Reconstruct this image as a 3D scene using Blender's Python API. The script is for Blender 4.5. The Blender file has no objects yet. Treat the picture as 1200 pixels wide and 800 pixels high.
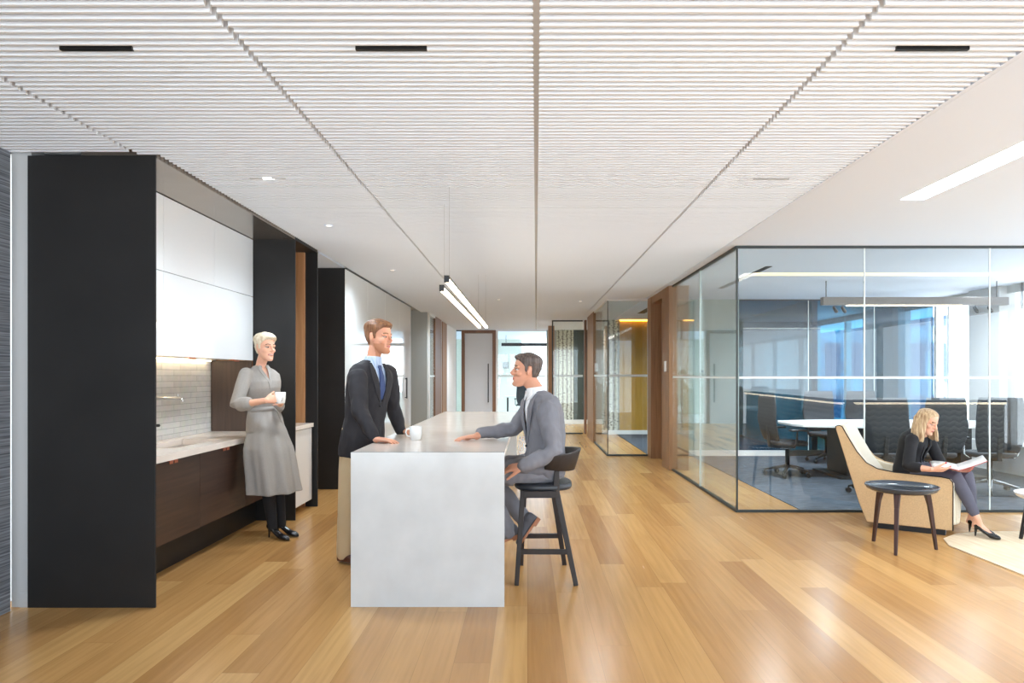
import bpy, bmesh, math, random
from mathutils import Vector, Matrix, Quaternion, noise
random.seed(7)
PI = math.pi
SC = bpy.context.scene
COL = SC.collection
V = Vector

# ------------------------------------------------------------------ tags
def tag(o, label=None, cat=None, group=None, kind=None):
    if label: o['label'] = label
    if cat: o['category'] = cat
    if group: o['group'] = group
    if kind: o['kind'] = kind
    return o

def thing(name, label, cat, loc=(0, 0, 0), rz=0.0, group=None):
    o = bpy.data.objects.new(name, None)
    o.empty_display_size = 0.1
    COL.objects.link(o)
    o.location = loc
    o.rotation_euler = (0, 0, rz)
    return tag(o, label, cat, group)

def copy_tree(o, parent=None):
    c = o.copy()
    COL.objects.link(c)
    c.parent = parent
    for ch in list(o.children):
        copy_tree(ch, c)
    return c

# ------------------------------------------------------------------ mesh builder
class MB:
    def __init__(self):
        self.bm = bmesh.new()
    def ring(self, pts):
        return [self.bm.verts.new(p) for p in pts]
    def bridge(self, a, b, smooth=True, mi=0):
        n = len(a)
        for i in range(n):
            f = self.bm.faces.new((a[i], a[(i + 1) % n], b[(i + 1) % n], b[i]))
            f.smooth = smooth; f.material_index = mi
    def cap(self, r, flip=False, smooth=False, mi=0):
        f = self.bm.faces.new(r[::-1] if flip else r)
        f.smooth = smooth; f.material_index = mi
    def box(self, x0, x1, y0, y1, z0, z1, mi=0):
        if x0 > x1: x0, x1 = x1, x0
        if y0 > y1: y0, y1 = y1, y0
        if z0 > z1: z0, z1 = z1, z0
        a = self.ring([(x0, y0, z0), (x1, y0, z0), (x1, y1, z0), (x0, y1, z0)])
        b = self.ring([(x0, y0, z1), (x1, y0, z1), (x1, y1, z1), (x0, y1, z1)])
        self.bridge(a, b, False, mi); self.cap(a, True, mi=mi); self.cap(b, mi=mi)
        return self
    def prism(self, poly, axis='y', a0=0, a1=1, mi=0, smooth=False):
        def P(u, v, w):
            return {'y': (u, w, v), 'x': (w, u, v), 'z': (u, v, w)}[axis]
        a = self.ring([P(u, v, a0) for u, v in poly])
        b = self.ring([P(u, v, a1) for u, v in poly])
        self.bridge(a, b, smooth, mi); self.cap(a, True, mi=mi); self.cap(b, mi=mi)
        return self
    def bar(self, p, q, w, h=None, w2=None, h2=None, up=(0, 0, 1), mi=0):
        """rectangular bar between two points, may taper"""
        p = V(p); q = V(q); h = h or w; w2 = w2 or w; h2 = h2 or h
        d = (q - p).normalized(); u = V(up)
        if abs(d.dot(u)) > 0.98: u = V((1, 0, 0))
        s = d.cross(u).normalized(); t = s.cross(d).normalized()
        def rg(c, a, b):
            return self.ring([c - s * a / 2 - t * b / 2, c + s * a / 2 - t * b / 2, c + s * a / 2 + t * b / 2, c - s * a / 2 + t * b / 2])
        a = rg(p, w, h); b = rg(q, w2, h2)
        self.bridge(a, b, False, mi); self.cap(a, True, mi=mi); self.cap(b, mi=mi)
        return self
    def loft(self, secs, n=20, mi=0, smooth=True, capf=True):
        """secs: list of (centre, u, v) ellipse half-axis vectors, optional function(angle)->scale"""
        rings = []
        for s in secs:
            c, u, w = V(s[0]), V(s[1]), V(s[2]); fn = s[3] if len(s) > 3 else None
            pts = []
            for i in range(n):
                a = 2 * PI * i / n; k = fn(a) if fn else 1
                pts.append(c + (u * math.cos(a) + w * math.sin(a)) * k)
            rings.append(self.ring(pts))
        for a, b in zip(rings, rings[1:]):
            self.bridge(a, b, smooth, mi)
        if capf:
            self.cap(rings[0], True, mi=mi); self.cap(rings[-1], mi=mi)
        return self
    def tube(self, pts, rad, n=12, flat=1.0, ref=None, mi=0, round_ends=True):
        """round tube with a radius per point; flat squashes along ref"""
        pts = [V(p) for p in pts]
        if not hasattr(rad, '__len__'): rad = [rad] * len(pts)
        ds = []
        for i in range(len(pts)):
            a = pts[max(i - 1, 0)]; b = pts[min(i + 1, len(pts) - 1)]
            ds.append((b - a).normalized())
        ref0 = V(ref) if ref is not None else (V((0, 0, 1)) if abs(ds[0].z) < 0.9 else V((1, 0, 0)))
        secs = []
        w = (ref0 - ds[0] * ref0.dot(ds[0])).normalized()
        fr = []
        for d in ds:
            w = (w - d * w.dot(d)).normalized()
            fr.append((d.cross(w).normalized(), w.copy()))
        if round_ends:
            u, w = fr[0]; r = rad[0]
            for k in (0.15, 0.55, 0.85):
                secs.append((pts[0] - ds[0] * r * math.sqrt(1 - k * k) * min(1, flat * 1.2), u * r * k, w * r * k * flat))
        for p, r, (u, w) in zip(pts, rad, fr):
            secs.append((p, u * r, w * r * flat))
        if round_ends:
            u, w = fr[-1]; r = rad[-1]
            for k in (0.85, 0.55, 0.15):
                secs.append((pts[-1] + ds[-1] * r * math.sqrt(1 - k * k) * min(1, flat * 1.2), u * r * k, w * r * k * flat))
        return self.loft(secs, n, mi)
    def cyl(self, c, r, z0, z1, n=32, mi=0, r2=None):
        r2 = r if r2 is None else r2
        x, y = c
        return self.loft([((x, y, z0), (r, 0, 0), (0, r, 0)), ((x, y, z1), (r2, 0, 0), (0, r2, 0))], n, mi)
    def lathe(self, prof, c=(0, 0), n=32, mi=0):
        rings = []
        for r, z in prof:
            r = max(r, 0.0004)
            rings.append(self.ring([(c[0] + r * math.cos(2 * PI * i / n), c[1] + r * math.sin(2 * PI * i / n), z) for i in range(n)]))
        for a, b in zip(rings, rings[1:]): self.bridge(a, b, True, mi)
        self.cap(rings[0], True, mi=mi); self.cap(rings[-1], mi=mi)
        return self
    def ell(self, c, rx, ry, rz, rot=None, n=16, m=10):
        c = V(c); R = rot or Matrix.Identity(3)
        rings = []
        for j in range(1, m):
            t = PI * j / m
            rings.append(self.ring([c + R @ V((rx * math.sin(t) * math.cos(2 * PI * i / n), ry * math.sin(t) * math.sin(2 * PI * i / n), -rz * math.cos(t))) for i in range(n)]))
        for a, b in zip(rings, rings[1:]): self.bridge(a, b)
        b0 = self.bm.verts.new(c + R @ V((0, 0, -rz))); t0 = self.bm.verts.new(c + R @ V((0, 0, rz)))
        for i in range(n):
            f = self.bm.faces.new((rings[0][(i + 1) % n], rings[0][i], b0)); f.smooth = True
            f = self.bm.faces.new((rings[-1][i], rings[-1][(i + 1) % n], t0)); f.smooth = True
        return self
    def done(self, name, mat, parent=None, bevel=0, sub=0, world=False, segs=2):
        """link as one mesh; world=True: coordinates are world ones, moved into the parent's space"""
        bmesh.ops.recalc_face_normals(self.bm, faces=self.bm.faces)
        me = bpy.data.meshes.new(name)
        if world and parent is not None:
            L = V(parent.location)
            p = parent.parent
            while p is not None:
                L = L + V(p.location); p = p.parent
            bmesh.ops.translate(self.bm, verts=self.bm.verts, vec=-L)
        self.bm.to_mesh(me); self.bm.free()
        o = bpy.data.objects.new(name, me)
        COL.objects.link(o)
        for m in (mat if isinstance(mat, (list, tuple)) else [mat]):
            me.materials.append(m)
        o.parent = parent
        if bevel:
            b = o.modifiers.new('bevel', 'BEVEL'); b.width = bevel; b.segments = segs; b.limit_method = 'ANGLE'; b.angle_limit = 0.6
        if sub:
            s = o.modifiers.new('sub', 'SUBSURF'); s.levels = sub; s.render_levels = sub
        return o

def boxes(name, mat, bl, parent=None, bevel=0, world=True):
    m = MB()
    for b in bl: m.box(*b)
    return m.done(name, mat, parent, bevel, world=world)

def struct(name, mat, bl, bevel=0, label=None):
    o = boxes(name, mat, bl, None, bevel)
    o['kind'] = 'structure'
    if label: o['label'] = label
    return o

# ------------------------------------------------------------------ materials
def newmat(name):
    m = bpy.data.materials.new(name); m.use_nodes = True
    nt = m.node_tree; b = nt.nodes['Principled BSDF']
    return m, nt, b
def lin(c):
    return tuple((x / 12.92 if x <= 0.04045 else ((x + 0.055) / 1.055) ** 2.4) for x in [v / 255 for v in c]) + (1,)
def plain(name, rgb, rough=0.5, metal=0, spec=0.5, emis=None, es=0, coat=0, noise_amt=0, nscale=20, bump=0, bscale=200, stretch=(1, 1, 1), sss=0):
    m, nt, b = newmat(name)
    c = lin(rgb)
    b.inputs['Base Color'].default_value = c
    b.inputs['Roughness'].default_value = rough
    b.inputs['Metallic'].default_value = metal
    b.inputs['Specular IOR Level'].default_value = spec
    b.inputs['Coat Weight'].default_value = coat
    if sss:
        b.inputs['Subsurface Weight'].default_value = sss
        b.inputs['Subsurface Radius'].default_value = (0.02, 0.008, 0.004)
        b.inputs['Subsurface Scale'].default_value = 0.5
    if emis:
        b.inputs['Emission Color'].default_value = lin(emis); b.inputs['Emission Strength'].default_value = es
    if noise_amt or bump:
        tc = nt.nodes.new('ShaderNodeTexCoord'); mp = nt.nodes.new('ShaderNodeMapping')
        mp.inputs['Scale'].default_value = stretch
        nt.links.new(tc.outputs['Object'], mp.inputs[0])
        if noise_amt:
            n = nt.nodes.new('ShaderNodeTexNoise'); n.inputs['Scale'].default_value = nscale; n.inputs['Detail'].default_value = 6
            nt.links.new(mp.outputs[0], n.inputs['Vector'])
            r = nt.nodes.new('ShaderNodeValToRGB')
            r.color_ramp.elements[0].position = 0.3; r.color_ramp.elements[1].position = 0.7
            lo = [max(0, x * (1 - noise_amt)) for x in c[:3]] + [1]; hi = [min(1, x * (1 + noise_amt)) for x in c[:3]] + [1]
            r.color_ramp.elements[0].color = lo; r.color_ramp.elements[1].color = hi
            nt.links.new(n.outputs['Fac'], r.inputs[0]); nt.links.new(r.outputs[0], b.inputs['Base Color'])
        if bump:
            n2 = nt.nodes.new('ShaderNodeTexNoise'); n2.inputs['Scale'].default_value = bscale; n2.inputs['Detail'].default_value = 3
            nt.links.new(mp.outputs[0], n2.inputs['Vector'])
            bp = nt.nodes.new('ShaderNodeBump'); bp.inputs['Strength'].default_value = bump; bp.inputs['Distance'].default_value = 0.003
            nt.links.new(n2.outputs['Fac'], bp.inputs['Height']); nt.links.new(bp.outputs[0], b.inputs['Normal'])
    return m

def glass(name, tint=(0.93, 0.96, 0.95), refl=1.0, gcol=(1, 1, 1)):
    m, nt, b = newmat(name)
    nt.nodes.remove(b)
    out = [n for n in nt.nodes if n.type == 'OUTPUT_MATERIAL'][0]
    tr = nt.nodes.new('ShaderNodeBsdfTransparent'); tr.inputs[0].default_value = tint + (1,)
    gl = nt.nodes.new('ShaderNodeBsdfGlossy'); gl.inputs['Roughness'].default_value = 0.0; gl.inputs['Color'].default_value = gcol + (1,)
    fr = nt.nodes.new('ShaderNodeFresnel'); fr.inputs['IOR'].default_value = 1.5
    mu = nt.nodes.new('ShaderNodeMath'); mu.operation = 'MULTIPLY'; mu.inputs[1].default_value = refl
    mx = nt.nodes.new('ShaderNodeMixShader')
    nt.links.new(fr.outputs[0], mu.inputs[0]); nt.links.new(mu.outputs[0], mx.inputs[0])
    nt.links.new(tr.outputs[0], mx.inputs[1]); nt.links.new(gl.outputs[0], mx.inputs[2]); nt.links.new(mx.outputs[0], out.inputs[0])
    return m

def woodmat(name, c1, c2, axis='z', rough=0.4, scale=1.0, coat=0):
    m, nt, b = newmat(name)
    tc = nt.nodes.new('ShaderNodeTexCoord'); mp = nt.nodes.new('ShaderNodeMapping')
    s = {'x': (1.5, 30, 30), 'y': (30, 1.5, 30), 'z': (30, 30, 1.5)}[axis]
    mp.inputs['Scale'].default_value = [v * scale for v in s]
    nt.links.new(tc.outputs['Object'], mp.inputs[0])
    n = nt.nodes.new('ShaderNodeTexNoise'); n.inputs['Scale'].default_value = 1.0; n.inputs['Detail'].default_value = 8; n.inputs['Distortion'].default_value = 0.6
    nt.links.new(mp.outputs[0], n.inputs['Vector'])
    r = nt.nodes.new('ShaderNodeValToRGB'); r.color_ramp.elements[0].position = 0.32; r.color_ramp.elements[1].position = 0.68
    r.color_ramp.elements[0].color = lin(c1); r.color_ramp.elements[1].color = lin(c2)
    nt.links.new(n.outputs['Fac'], r.inputs[0]); nt.links.new(r.outputs[0], b.inputs['Base Color'])
    b.inputs['Roughness'].default_value = rough; b.inputs['Coat Weight'].default_value = coat
    return m

class NT:
    """small helper for math node graphs"""
    def __init__(s, nt): s.nt = nt
    def m(s, op, a, b=None, c=None):
        n = s.nt.nodes.new('ShaderNodeMath'); n.operation = op
        for i, v in enumerate((a, b, c)):
            if v is None: continue
            if isinstance(v, (int, float)): n.inputs[i].default_value = v
            else: s.nt.links.new(v, n.inputs[i])
        return n.outputs[0]

def floor_mat():
    m, nt, b = newmat('oak_planks'); g = NT(nt); L = nt.links.new
    tc = nt.nodes.new('ShaderNodeTexCoord'); sp = nt.nodes.new('ShaderNodeSeparateXYZ'); L(tc.outputs['Object'], sp.inputs[0])
    W, LEN = 0.180, 2.3
    xs = g.m('DIVIDE', sp.outputs['X'], W); row = g.m('FLOOR', xs); fx = g.m('SUBTRACT', xs, row)
    wn = nt.nodes.new('ShaderNodeTexWhiteNoise'); wn.noise_dimensions = '1D'; L(row, wn.inputs['W'])
    ys = g.m('ADD', g.m('DIVIDE', sp.outputs['Y'], LEN), g.m('MULTIPLY', wn.outputs['Value'], 7.3))
    pl = g.m('FLOOR', ys); fy = g.m('SUBTRACT', ys, pl)
    cb = nt.nodes.new('ShaderNodeCombineXYZ'); L(row, cb.inputs[0]); L(pl, cb.inputs[1])
    w2 = nt.nodes.new('ShaderNodeTexWhiteNoise'); w2.noise_dimensions = '2D'; L(cb.outputs[0], w2.inputs['Vector'])
    r = nt.nodes.new('ShaderNodeValToRGB'); e = r.color_ramp.elements
    e[0].position = 0; e[0].color = lin((172, 126, 74)); e[1].position = 1; e[1].color = lin((204, 161, 104))
    for p, c in ((0.15, (182, 136, 82)), (0.5, (190, 144, 88)), (0.8, (197, 152, 94))):
        x = e.new(p); x.color = lin(c)
    L(w2.outputs['Value'], r.inputs[0])
    # grain
    mp = nt.nodes.new('ShaderNodeMapping'); mp.inputs['Scale'].default_value = (38, 1.6, 1); L(tc.outputs['Object'], mp.inputs[0])
    off = nt.nodes.new('ShaderNodeVectorMath'); off.operation = 'ADD'; L(mp.outputs[0], off.inputs[0]); 
    sc = nt.nodes.new('ShaderNodeVectorMath'); sc.operation = 'SCALE'; L(w2.outputs['Color'], sc.inputs[0]); sc.inputs['Scale'].default_value = 40; L(sc.outputs[0], off.inputs[1])
    n = nt.nodes.new('ShaderNodeTexNoise'); n.inputs['Scale'].default_value = 1; n.inputs['Detail'].default_value = 5; n.inputs['Distortion'].default_value = .35; L(off.outputs[0], n.inputs['Vector'])
    gr = nt.nodes.new('ShaderNodeValToRGB'); gr.color_ramp.elements[0].position = 0.3; gr.color_ramp.elements[0].color = (0.86, 0.84, 0.81, 1); gr.color_ramp.elements[1].position = 0.62; gr.color_ramp.elements[1].color = (1.05, 1.05, 1.05, 1)
    L(n.outputs['Fac'], gr.inputs[0])
    mx = nt.nodes.new('ShaderNodeMix'); mx.data_type = 'RGBA'; mx.blend_type = 'MULTIPLY'; mx.inputs['Factor'].default_value = 0.8
    L(r.outputs[0], mx.inputs['A']); L(gr.outputs[0], mx.inputs['B'])
    # seams
    sx = g.m('LESS_THAN', fx, 0.014); sy = g.m('LESS_THAN', fy, 0.0014)
    seam = g.m('MAXIMUM', sx, sy)
    m2 = nt.nodes.new('ShaderNodeMix'); m2.data_type = 'RGBA'; L(g.m('MULTIPLY', seam, 0.4), m2.inputs['Factor'])
    L(mx.outputs['Result'], m2.inputs['A']); m2.inputs['B'].default_value = lin((110, 74, 44))
    L(m2.outputs['Result'], b.inputs['Base Color'])
    b.inputs['Roughness'].default_value = 0.3
    L(g.m('ADD', g.m('MULTIPLY', n.outputs['Fac'], 0.12), 0.18), b.inputs['Roughness'])
    b.inputs['Specular IOR Level'].default_value = 0.45
    return m

def tile_mat():
    m, nt, b = newmat('backsplash_tiles'); L = nt.links.new
    tc = nt.nodes.new('ShaderNodeTexCoord'); mp = nt.nodes.new('ShaderNodeMapping')
    mp.inputs['Rotation'].default_value = (0, PI / 2, PI / 2) ; L(tc.outputs['Object'], mp.inputs[0])
    sp = nt.nodes.new('ShaderNodeSeparateXYZ'); L(tc.outputs['Object'], sp.inputs[0])
    cb = nt.nodes.new('ShaderNodeCombineXYZ'); L(sp.outputs['Y'], cb.inputs[0]); L(sp.outputs['Z'], cb.inputs[1])
    br = nt.nodes.new('ShaderNodeTexBrick'); L(cb.outputs[0], br.inputs['Vector'])
    br.inputs['Scale'].default_value = 1; br.inputs['Brick Width'].default_value = 0.3; br.inputs['Row Height'].default_value = 0.05
    br.inputs['Mortar Size'].default_value = 0.0022; br.offset = 0.35; br.offset_frequency = 2
    br.inputs['Color1'].default_value = lin((214, 209, 198)); br.inputs['Color2'].default_value = lin((198, 192, 180)); br.inputs['Mortar'].default_value = lin((160, 154, 143))
    n = nt.nodes.new('ShaderNodeTexNoise'); n.inputs['Scale'].default_value = 14; L(cb.outputs[0], n.inputs['Vector'])
    mx = nt.nodes.new('ShaderNodeMix'); mx.data_type = 'RGBA'; mx.blend_type = 'OVERLAY'; mx.inputs['Factor'].default_value = 0.25
    L(br.outputs['Color'], mx.inputs['A']); L(n.outputs['Color'], mx.inputs['B'])
    hs = nt.nodes.new('ShaderNodeHueSaturation'); hs.inputs['Saturation'].default_value = 0.45; L(mx.outputs['Result'], hs.inputs['Color'])
    L(hs.outputs[0], b.inputs['Base Color']); b.inputs['Roughness'].default_value = 0.3
    bp = nt.nodes.new('ShaderNodeBump'); bp.inputs['Strength'].default_value = 0.4; bp.inputs['Distance'].default_value = 0.002; bp.invert = True
    L(br.outputs['Fac'], bp.inputs['Height']); L(bp.outputs[0], b.inputs['Normal'])
    return m

def birch_mat():
    """wall covering printed like pale birch trunks with dark knots"""
    m, nt, b = newmat('birch_wallpaper'); g = NT(nt); L = nt.links.new
    tc = nt.nodes.new('ShaderNodeTexCoord'); sp = nt.nodes.new('ShaderNodeSeparateXYZ'); L(tc.outputs['Object'], sp.inputs[0])
    xs = g.m('DIVIDE', g.m('ADD', sp.outputs['X'], sp.outputs['Y']), 0.12); row = g.m('FLOOR', xs); fx = g.m('SUBTRACT', xs, row)
    edge = g.m('ABSOLUTE', g.m('SUBTRACT', fx, 0.5))
    gap = g.m('GREATER_THAN', edge, 0.36)
    cb = nt.nodes.new('ShaderNodeCombineXYZ'); L(g.m('MULTIPLY', xs, 2.2), cb.inputs[0]); L(g.m('MULTIPLY', sp.outputs['Z'], 34), cb.inputs[1])
    n = nt.nodes.new('ShaderNodeTexNoise'); n.inputs['Scale'].default_value = 1; n.inputs['Detail'].default_value = 4; L(cb.outputs[0], n.inputs['Vector'])
    mark = g.m('GREATER_THAN', g.m('ADD', n.outputs['Fac'], g.m('MULTIPLY', edge, 0.28)), 0.62)
    mx = nt.nodes.new('ShaderNodeMix'); mx.data_type = 'RGBA'; L(gap, mx.inputs['Factor']); mx.inputs['A'].default_value = lin((206, 208, 194)); mx.inputs['B'].default_value = lin((158, 160, 146))
    m2 = nt.nodes.new('ShaderNodeMix'); m2.data_type = 'RGBA'; L(mark, m2.inputs['Factor']); L(mx.outputs['Result'], m2.inputs['A']); m2.inputs['B'].default_value = lin((104, 102, 92))
    L(m2.outputs['Result'], b.inputs['Base Color']); b.inputs['Roughness'].default_value = 0.7
    return m

def hex_mat():
    m, nt, b = newmat('hexagon_felt'); g = NT(nt); L = nt.links.new
    tc = nt.nodes.new('ShaderNodeTexCoord'); sp = nt.nodes.new('ShaderNodeSeparateXYZ'); L(tc.outputs['Object'], sp.inputs[0])
    u = g.m('DIVIDE', g.m('ADD', sp.outputs['X'], sp.outputs['Y']), 0.18); v = g.m('DIVIDE', sp.outputs['Z'], 0.10)
    w = g.m('ABSOLUTE', g.m('SUBTRACT', g.m('FRACT', u), 0.5))
    zz = g.m('FRACT', g.m('ADD', v, g.m('MULTIPLY', w, 0.9)))
    r = nt.nodes.new('ShaderNodeValToRGB'); r.color_ramp.elements[0].color = lin((52, 56, 62)); r.color_ramp.elements[1].color = lin((190, 188, 180))
    L(zz, r.inputs[0]); L(r.outputs[0], b.inputs['Base Color']); b.inputs['Roughness'].default_value = 0.9
    return m

def streak_mat(name, c1, c2, freq, axis='Z', rough=0.7, other=1.5):
    m, nt, b = newmat(name); L = nt.links.new
    tc = nt.nodes.new('ShaderNodeTexCoord'); mp = nt.nodes.new('ShaderNodeMapping')
    mp.inputs['Scale'].default_value = (freq if axis == 'X' else other, freq if axis == 'Y' else other, freq if axis == 'Z' else other)
    L(tc.outputs['Object'], mp.inputs[0])
    n = nt.nodes.new('ShaderNodeTexNoise'); n.inputs['Scale'].default_value = 1; n.inputs['Detail'].default_value = 5; L(mp.outputs[0], n.inputs['Vector'])
    r = nt.nodes.new('ShaderNodeValToRGB'); r.color_ramp.elements[0].position = 0.35; r.color_ramp.elements[1].position = 0.68
    r.color_ramp.elements[0].color = lin(c1); r.color_ramp.elements[1].color = lin(c2)
    L(n.outputs['Fac'], r.inputs[0]); L(r.outputs[0], b.inputs['Base Color']); b.inputs['Roughness'].default_value = rough
    return m

M = {}
M['oak'] = floor_mat()
M['tile'] = tile_mat()
M['birch'] = birch_mat()
M['hex'] = hex_mat()
M['white'] = plain('white_paint', (232, 232, 230), 0.6)
M['ceil'] = plain('ceiling_paint', (224, 234, 249), 0.7)
M['slat'] = plain('slat_paint', (233, 236, 240), 0.55)
M['seam'] = plain('seam_backing', (178, 178, 178), 0.8)
M['plenum'] = plain('plenum_liner', (150, 150, 150), 0.9)
M['greywall'] = plain('grey_wall', (168, 170, 166), 0.5)
M['pillar'] = plain('pillar_paint', (172, 173, 173), 0.6)
M['sage'] = plain('sage_wall', (150, 166, 162), 0.6)
M['steel'] = plain('blackened_steel', (31, 30, 30), 0.45, 0.0, 0.35, noise_amt=0.18, nscale=3)
M['reflective'] = plain('soffit_reflection_tint', (158, 148, 138), 0.14, 0.75, noise_amt=0.08, nscale=5)  # glossy dark steel; brown tone of the reflected floor put into its colour
M['gloss'] = plain('gloss_white_lacquer', (232, 234, 236), 0.06, 0, 0.5, coat=0.4)
M['gloss2'] = plain('gloss_white_panel', (222, 225, 225), 0.06, 0, 0.6, coat=0.5)
M['darkwood'] = woodmat('dark_walnut', (46, 32, 26), (70, 50, 40), 'y', 0.38)
M['darkpanel'] = woodmat('dark_end_panel', (66, 52, 45), (82, 66, 57), 'z', 0.45)
M['orangewood'] = woodmat('orange_oak', (166, 118, 78), (186, 138, 96), 'z', 0.4)
M['jamb'] = woodmat('jamb_oak', (130, 94, 62), (156, 116, 80), 'z', 0.45)
M['jambdark'] = woodmat('door_walnut', (108, 72, 48), (132, 92, 64), 'z', 0.4)
M['amber'] = woodmat('amber_veneer', (168, 126, 44), (184, 142, 56), 'z', 0.4, 1.6)
M['quartz'] = plain('quartz', (196, 198, 198), 0.12, 0, 0.5, noise_amt=0.06, nscale=5, coat=0.0)
M['quartztop'] = plain('quartz_top', (226, 216, 207), 0.16, 0, 0.4, noise_amt=0.03, nscale=5)
M['copper'] = plain('copper', (206, 122, 92), 0.3, 0.9)
M['chrome'] = plain('chrome', (190, 190, 190), 0.15, 1)
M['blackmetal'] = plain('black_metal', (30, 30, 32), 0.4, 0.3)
M['darkrail'] = plain('dark_rail', (48, 54, 54), 0.45, 0.3)
M['frost'] = plain('frosted_band', (214, 224, 224), 0.6)
M['glass'] = glass('clear_glass', (0.955, 0.975, 0.97), 0.65)
M['glassb'] = glass('cool_glass', (0.95, 0.98, 0.97), 0.6)
M['blueglass'] = glass('blue_glass', (0.17, 0.43, 0.56), 1.0)
M['windowglass'] = glass('window_glass', (0.95, 0.98, 0.98), 0.8)
M['carpet'] = streak_mat('carpet_grey', (50, 58, 68), (82, 91, 102), 9, 'X', 0.95, 40)
M['rug'] = streak_mat('cream_rug', (216, 196, 164), (236, 220, 194), 26, 'X', 0.95, 3)
M['wallpaper'] = streak_mat('grasscloth', (62, 66, 74), (140, 145, 152), 110, 'Z', 0.6, 2.0)
M['stoolwood'] = woodmat('stained_wood', (26, 20, 18), (40, 30, 27), 'z', 0.55)
M['redwood'] = woodmat('dark_mahogany', (50, 28, 24), (70, 42, 36), 'z', 0.38)
M['leather'] = plain('dark_leather', (44, 48, 54), 0.35, bump=0.1, bscale=300)
M['led'] = plain('led_warm', (255, 240, 215), 0.5, emis=(255, 236, 205), es=10)
M['ledw'] = plain('led_white', (255, 255, 255), 0.5, emis=(255, 252, 245), es=14)
M['ledsoft'] = plain('led_soft', (255, 235, 200), 0.5, emis=(255, 226, 176), es=.95)
M['ledunder'] = plain('led_under_cabinet', (255, 235, 200), 0.5, emis=(255, 232, 196), es=12)
M['ledamber'] = plain('led_amber', (255, 200, 90), 0.5, emis=(255, 190, 80), es=6)
M['tan'] = plain('tan_weave', (196, 166, 126), 0.85, noise_amt=0.14, nscale=180, bump=0.5, bscale=260)
M['cream'] = plain('cream_weave', (226, 218, 200), 0.9, noise_amt=0.06, nscale=160, bump=0.4, bscale=260)
M['chairfab'] = plain('charcoal_mesh', (44, 48, 54), 0.7, bump=0.3, bscale=300)
M['plastic'] = plain('dark_plastic', (30, 32, 35), 0.45)
M['tabletop'] = plain('white_laminate', (235, 235, 232), 0.25)
M['porcelain'] = plain('porcelain', (240, 240, 238), 0.12, coat=0.5)
M['skin'] = plain('skin', (224, 172, 146), 0.5, sss=0.15)
M['skin2'] = plain('skin_ruddy', (214, 156, 128), 0.5, sss=0.15)
M['lips'] = plain('lips', (190, 112, 102), 0.4)
M['brow'] = plain('eyebrow', (112, 82, 58), 0.8)
M['eyew'] = plain('eye_white', (205, 190, 182), 0.3)
M['iris'] = plain('iris', (50, 44, 40), 0.2)
M['beard'] = plain('stubble', (190, 132, 100), 0.8)
M['nail'] = plain('red_nail', (206, 40, 48), 0.25)
def hairmat(name, c1, c2, st=(90, 90, 8)):
    m, nt, b = newmat(name); L = nt.links.new
    tc = nt.nodes.new('ShaderNodeTexCoord'); mp = nt.nodes.new('ShaderNodeMapping'); mp.inputs['Scale'].default_value = st
    L(tc.outputs['Object'], mp.inputs[0])
    n = nt.nodes.new('ShaderNodeTexNoise'); n.inputs['Scale'].default_value = 1; n.inputs['Detail'].default_value = 4; L(mp.outputs[0], n.inputs['Vector'])
    r = nt.nodes.new('ShaderNodeValToRGB'); r.color_ramp.elements[0].position = 0.35; r.color_ramp.elements[1].position = 0.65
    r.color_ramp.elements[0].color = lin(c1); r.color_ramp.elements[1].color = lin(c2)
    L(n.outputs['Fac'], r.inputs[0]); L(r.outputs[0], b.inputs['Base Color']); b.inputs['Roughness'].default_value = 0.5
    bp = nt.nodes.new('ShaderNodeBump'); bp.inputs['Strength'].default_value = 0.6; bp.inputs['Distance'].default_value = 0.003
    L(n.outputs['Fac'], bp.inputs['Height']); L(bp.outputs[0], b.inputs['Normal'])
    return m
M['hair_auburn'] = hairmat('hair_auburn', (98, 64, 42), (144, 100, 68))
M['hair_dark'] = hairmat('hair_greying', (62, 50, 46), (104, 90, 84))
M['hair_platinum'] = hairmat('hair_platinum', (196, 176, 146), (232, 220, 198))
M['hair_blonde'] = hairmat('hair_blonde', (146, 114, 80), (212, 186, 148))
M['navy'] = plain('charcoal_suit', (34, 32, 37), 0.8, bump=0.15, bscale=400)
M['greysuit'] = plain('grey_suit', (120, 120, 127), 0.75, noise_amt=0.06, nscale=300, bump=0.15, bscale=400)
M['greytrouser'] = plain('grey_trousers', (124, 124, 131), 0.8, bump=0.15, bscale=400)
M['khaki'] = plain('khaki', (196, 176, 142), 0.85)
M['shirtblue'] = streak_mat('blue_striped_shirt', (120, 150, 190), (214, 224, 236), 160, 'Y', 0.8, 4)
M['shirtwhite'] = plain('white_shirt', (238, 240, 242), 0.8)
M['ledfaint'] = plain('led_faint', (255, 250, 240), 0.5, emis=(255, 248, 236), es=1.5)
M['tie'] = plain('blue_tie', (44, 62, 108), 0.5)
M['dress'] = plain('grey_dress', (150, 145, 140), 0.85, noise_amt=0.1, nscale=260, bump=0.2, bscale=400)
M['blackfab'] = plain('black_knit', (22, 22, 26), 0.85, bump=0.2, bscale=300)
M['blackleather'] = plain('black_shoe', (18, 18, 20), 0.25)
M['greyleggings'] = plain('slate_leggings', (86, 86, 100), 0.8)
M['brownshoe'] = plain('brown_shoe', (92, 50, 34), 0.35)
M['suede'] = plain('grey_suede', (88, 88, 94), 0.85)
M['tansole'] = plain('tan_sole', (170, 112, 78), 0.6)
M['paper'] = plain('magazine_paper', (226, 224, 222), 0.35, noise_amt=0.15, nscale=14)
M['red'] = plain('red_cover', (190, 40, 48), 0.4)
M['building'] = streak_mat('distant_building', (70, 96, 116), (150, 168, 180), 0.7, 'Z', 0.8, 0.5)
M['screen'] = plain('dark_screen', (52, 74, 100), 0.2)
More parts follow.
